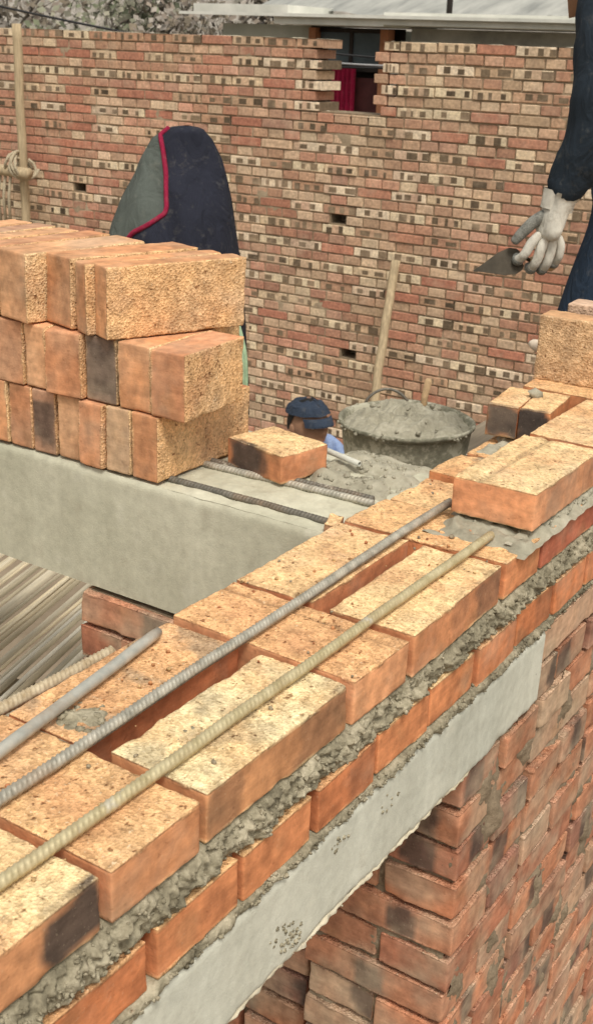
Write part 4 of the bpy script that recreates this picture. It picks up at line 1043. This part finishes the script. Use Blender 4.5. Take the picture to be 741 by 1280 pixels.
# dry bank with bare shrubs and small trees
mb = MB()
def bank(u, v):
    x_ = 13+22*u; y_ = 4+40*v
    return (x_, y_, GZ-.1+7.5*sm(0, .8, u)+.5*FB(x_, y_, 0, .35, 2, 4))
mb.grid(90, 120, bank); tag(mb.build('hillside', M['bank']), kind='structure')
mb = MB(); mb.grid(60, 160, lambda u, v: (40+60*u, -100+220*v, GZ-.2+12*sm(0, .6, u)+1.5*FB(u*8, v*22, 0, 1., 5, 3))); tag(mb.build('distant_hills', M['bank']), kind='structure')
rn = random.Random(9)
def tree(loc, hgt, cr, cols_, label, nleaf=900, name='bare_tree'):
    t = thing(name, label, 'tree' if 'tree' in name else 'shrub', loc); tips = []
    mb = MB(); r0 = .035*hgt/2
    mb.tube([(0, 0, -.3), (.05, .02, hgt*.3), (.02, .06, hgt*.55), (0, .05, hgt*.9)], [r0, r0*.8, r0*.5, r0*.15], 8)
    for i in range(16):
        a = rn.uniform(0, 6.3); h0 = hgt*rn.uniform(.2, .8); l = cr*rn.uniform(.6, 1.1); d_ = Vector((math.cos(a), math.sin(a), rn.uniform(.3, 1.1)))
        pts = [Vector((.02, .04, h0))+d_*l*t_/4+Vector((rn.uniform(-.05, .05), rn.uniform(-.05, .05), 0))*t_ for t_ in range(5)]
        mb.tube(pts, [r0*.4*(1-.2*k_) for k_ in range(5)], 6); tips += pts[1:]
        for j in range(3):
            p = pts[rn.randint(1, 4)]; q = p+Vector((rn.uniform(-1, 1), rn.uniform(-1, 1), rn.uniform(.2, 1)))*cr*.35; mb.tube([p, q], [r0*.15, r0*.04], 5); tips.append(q)
    mb.build('trunk', M['bark'], t)
    lf_ = MB()
    for i in range(nleaf):
        p = rn.choice(tips)+Vector((rn.gauss(0, 1), rn.gauss(0, 1), rn.gauss(0, .8)))*cr*.16
        s_ = rn.uniform(.03, .075); a = Vector((rn.gauss(0, 1), rn.gauss(0, 1), rn.gauss(0, 1))).normalized()*s_; b = a.orthogonal()*.7
        c = mul(rn.choice(cols_), rn.uniform(.6, 1.3)); lf_.add([p-a, p+b, p+a, p-b], [(0, 1, 2, 3)], [(*c, 0)]*4)
    lf_.build('crown', M['twig'], t, False)
GR = [(.15, .165, .11), (.20, .20, .15), (.25, .24, .19)]; BRN = [(.19, .16, .125), (.24, .20, .17), (.15, .125, .095), (.28, .25, .225)]
for (x_, y_, h_, c_, cl, lb, nm) in ((12.4, 12.9, 3.9, 1.2, BRN, 'thin greyish tree at the far left beyond the back wall', 'bare_tree'), (12.9, 11.5, 3.8, 1.3, GR, 'grey green leafy tree beyond the back wall, left of the cable', 'leafy_tree'),
     (13.2, 10.5, 3.7, 1.1, BRN, 'pinkish brown dry shrub beyond the back wall, between green tree and house', 'dry_shrub'), (12.6, 9.5, 3.6, 1.0, BRN, 'dry twiggy shrub closest to the pale house', 'dry_shrub'), (14.5, 12.3, 4.6, 1.5, GR, 'tall sparse green tree up on the dry hillside', 'leafy_tree')):
    tree((x_, y_, GZ+.2), h_, c_, cl, lb, 2200, nm)

# ------------------------------------------------------------------ camera, light, world
cam = bpy.data.cameras.new('camera'); co = bpy.data.objects.new('camera', cam); col.objects.link(co)
f_ = Vector((.78358605, .50291758, -.36478325)); r_ = Vector((.55138147, -.83350693, .03527996)); u_ = Vector((.28630646, .2287796, .93042383))
mw = Matrix((( r_.x, u_.x, -f_.x, -.5739), (r_.y, u_.y, -f_.y, -.5298), (r_.z, u_.z, -f_.z, .6099), (0, 0, 0, 1)))
co.matrix_world = mw
cam.sensor_fit = 'VERTICAL'; cam.sensor_height = 32.; cam.lens = 1492.06/1280*32.; cam.clip_start = .02; cam.clip_end = 1000
scn.camera = co
cam.dof.use_dof = True; cam.dof.focus_distance = 1.5; cam.dof.aperture_fstop = 18.
EL, AZ = R(58), R(226)     # sun comes from behind the camera, high
sd_ = Vector((math.cos(EL)*math.cos(AZ), math.cos(EL)*math.sin(AZ), math.sin(EL)))
sun = bpy.data.lights.new('sun', 'SUN'); so = bpy.data.objects.new('sun', sun); col.objects.link(so)
sun.energy = 2.1; sun.angle = R(16); sun.color = (1, .945, .85)
so.rotation_euler = sd_.to_track_quat('Z', 'Y').to_euler(); so.location = (0, 0, 6)
w = bpy.data.worlds.new('World'); scn.world = w; w.use_nodes = True; nt = w.node_tree
bg = nt.nodes['Background']; sky = nt.nodes.new('ShaderNodeTexSky'); sky.sky_type = 'NISHITA'; sky.sun_disc = False
sky.sun_elevation = EL; sky.sun_rotation = math.pi/2-AZ; sky.dust_density = 4.; sky.air_density = 1.2
hs = nt.nodes.new('ShaderNodeHueSaturation'); hs.inputs['Saturation'].default_value = .12
mx = nt.nodes.new('ShaderNodeMix'); mx.data_type = 'RGBA'; mx.blend_type = 'MULTIPLY'; mx.inputs[0].default_value = 1.; mx.inputs[7].default_value = (1., .965, .885, 1)
nt.links.new(sky.outputs[0], hs.inputs['Color']); nt.links.new(hs.outputs[0], mx.inputs[6]); nt.links.new(mx.outputs[2], bg.inputs[0])
bg.inputs[1].default_value = .15
scn.view_settings.view_transform = 'Standard'; scn.view_settings.look = 'None'; scn.view_settings.exposure = 0; scn.view_settings.gamma = 1
scn.render.engine = 'CYCLES'
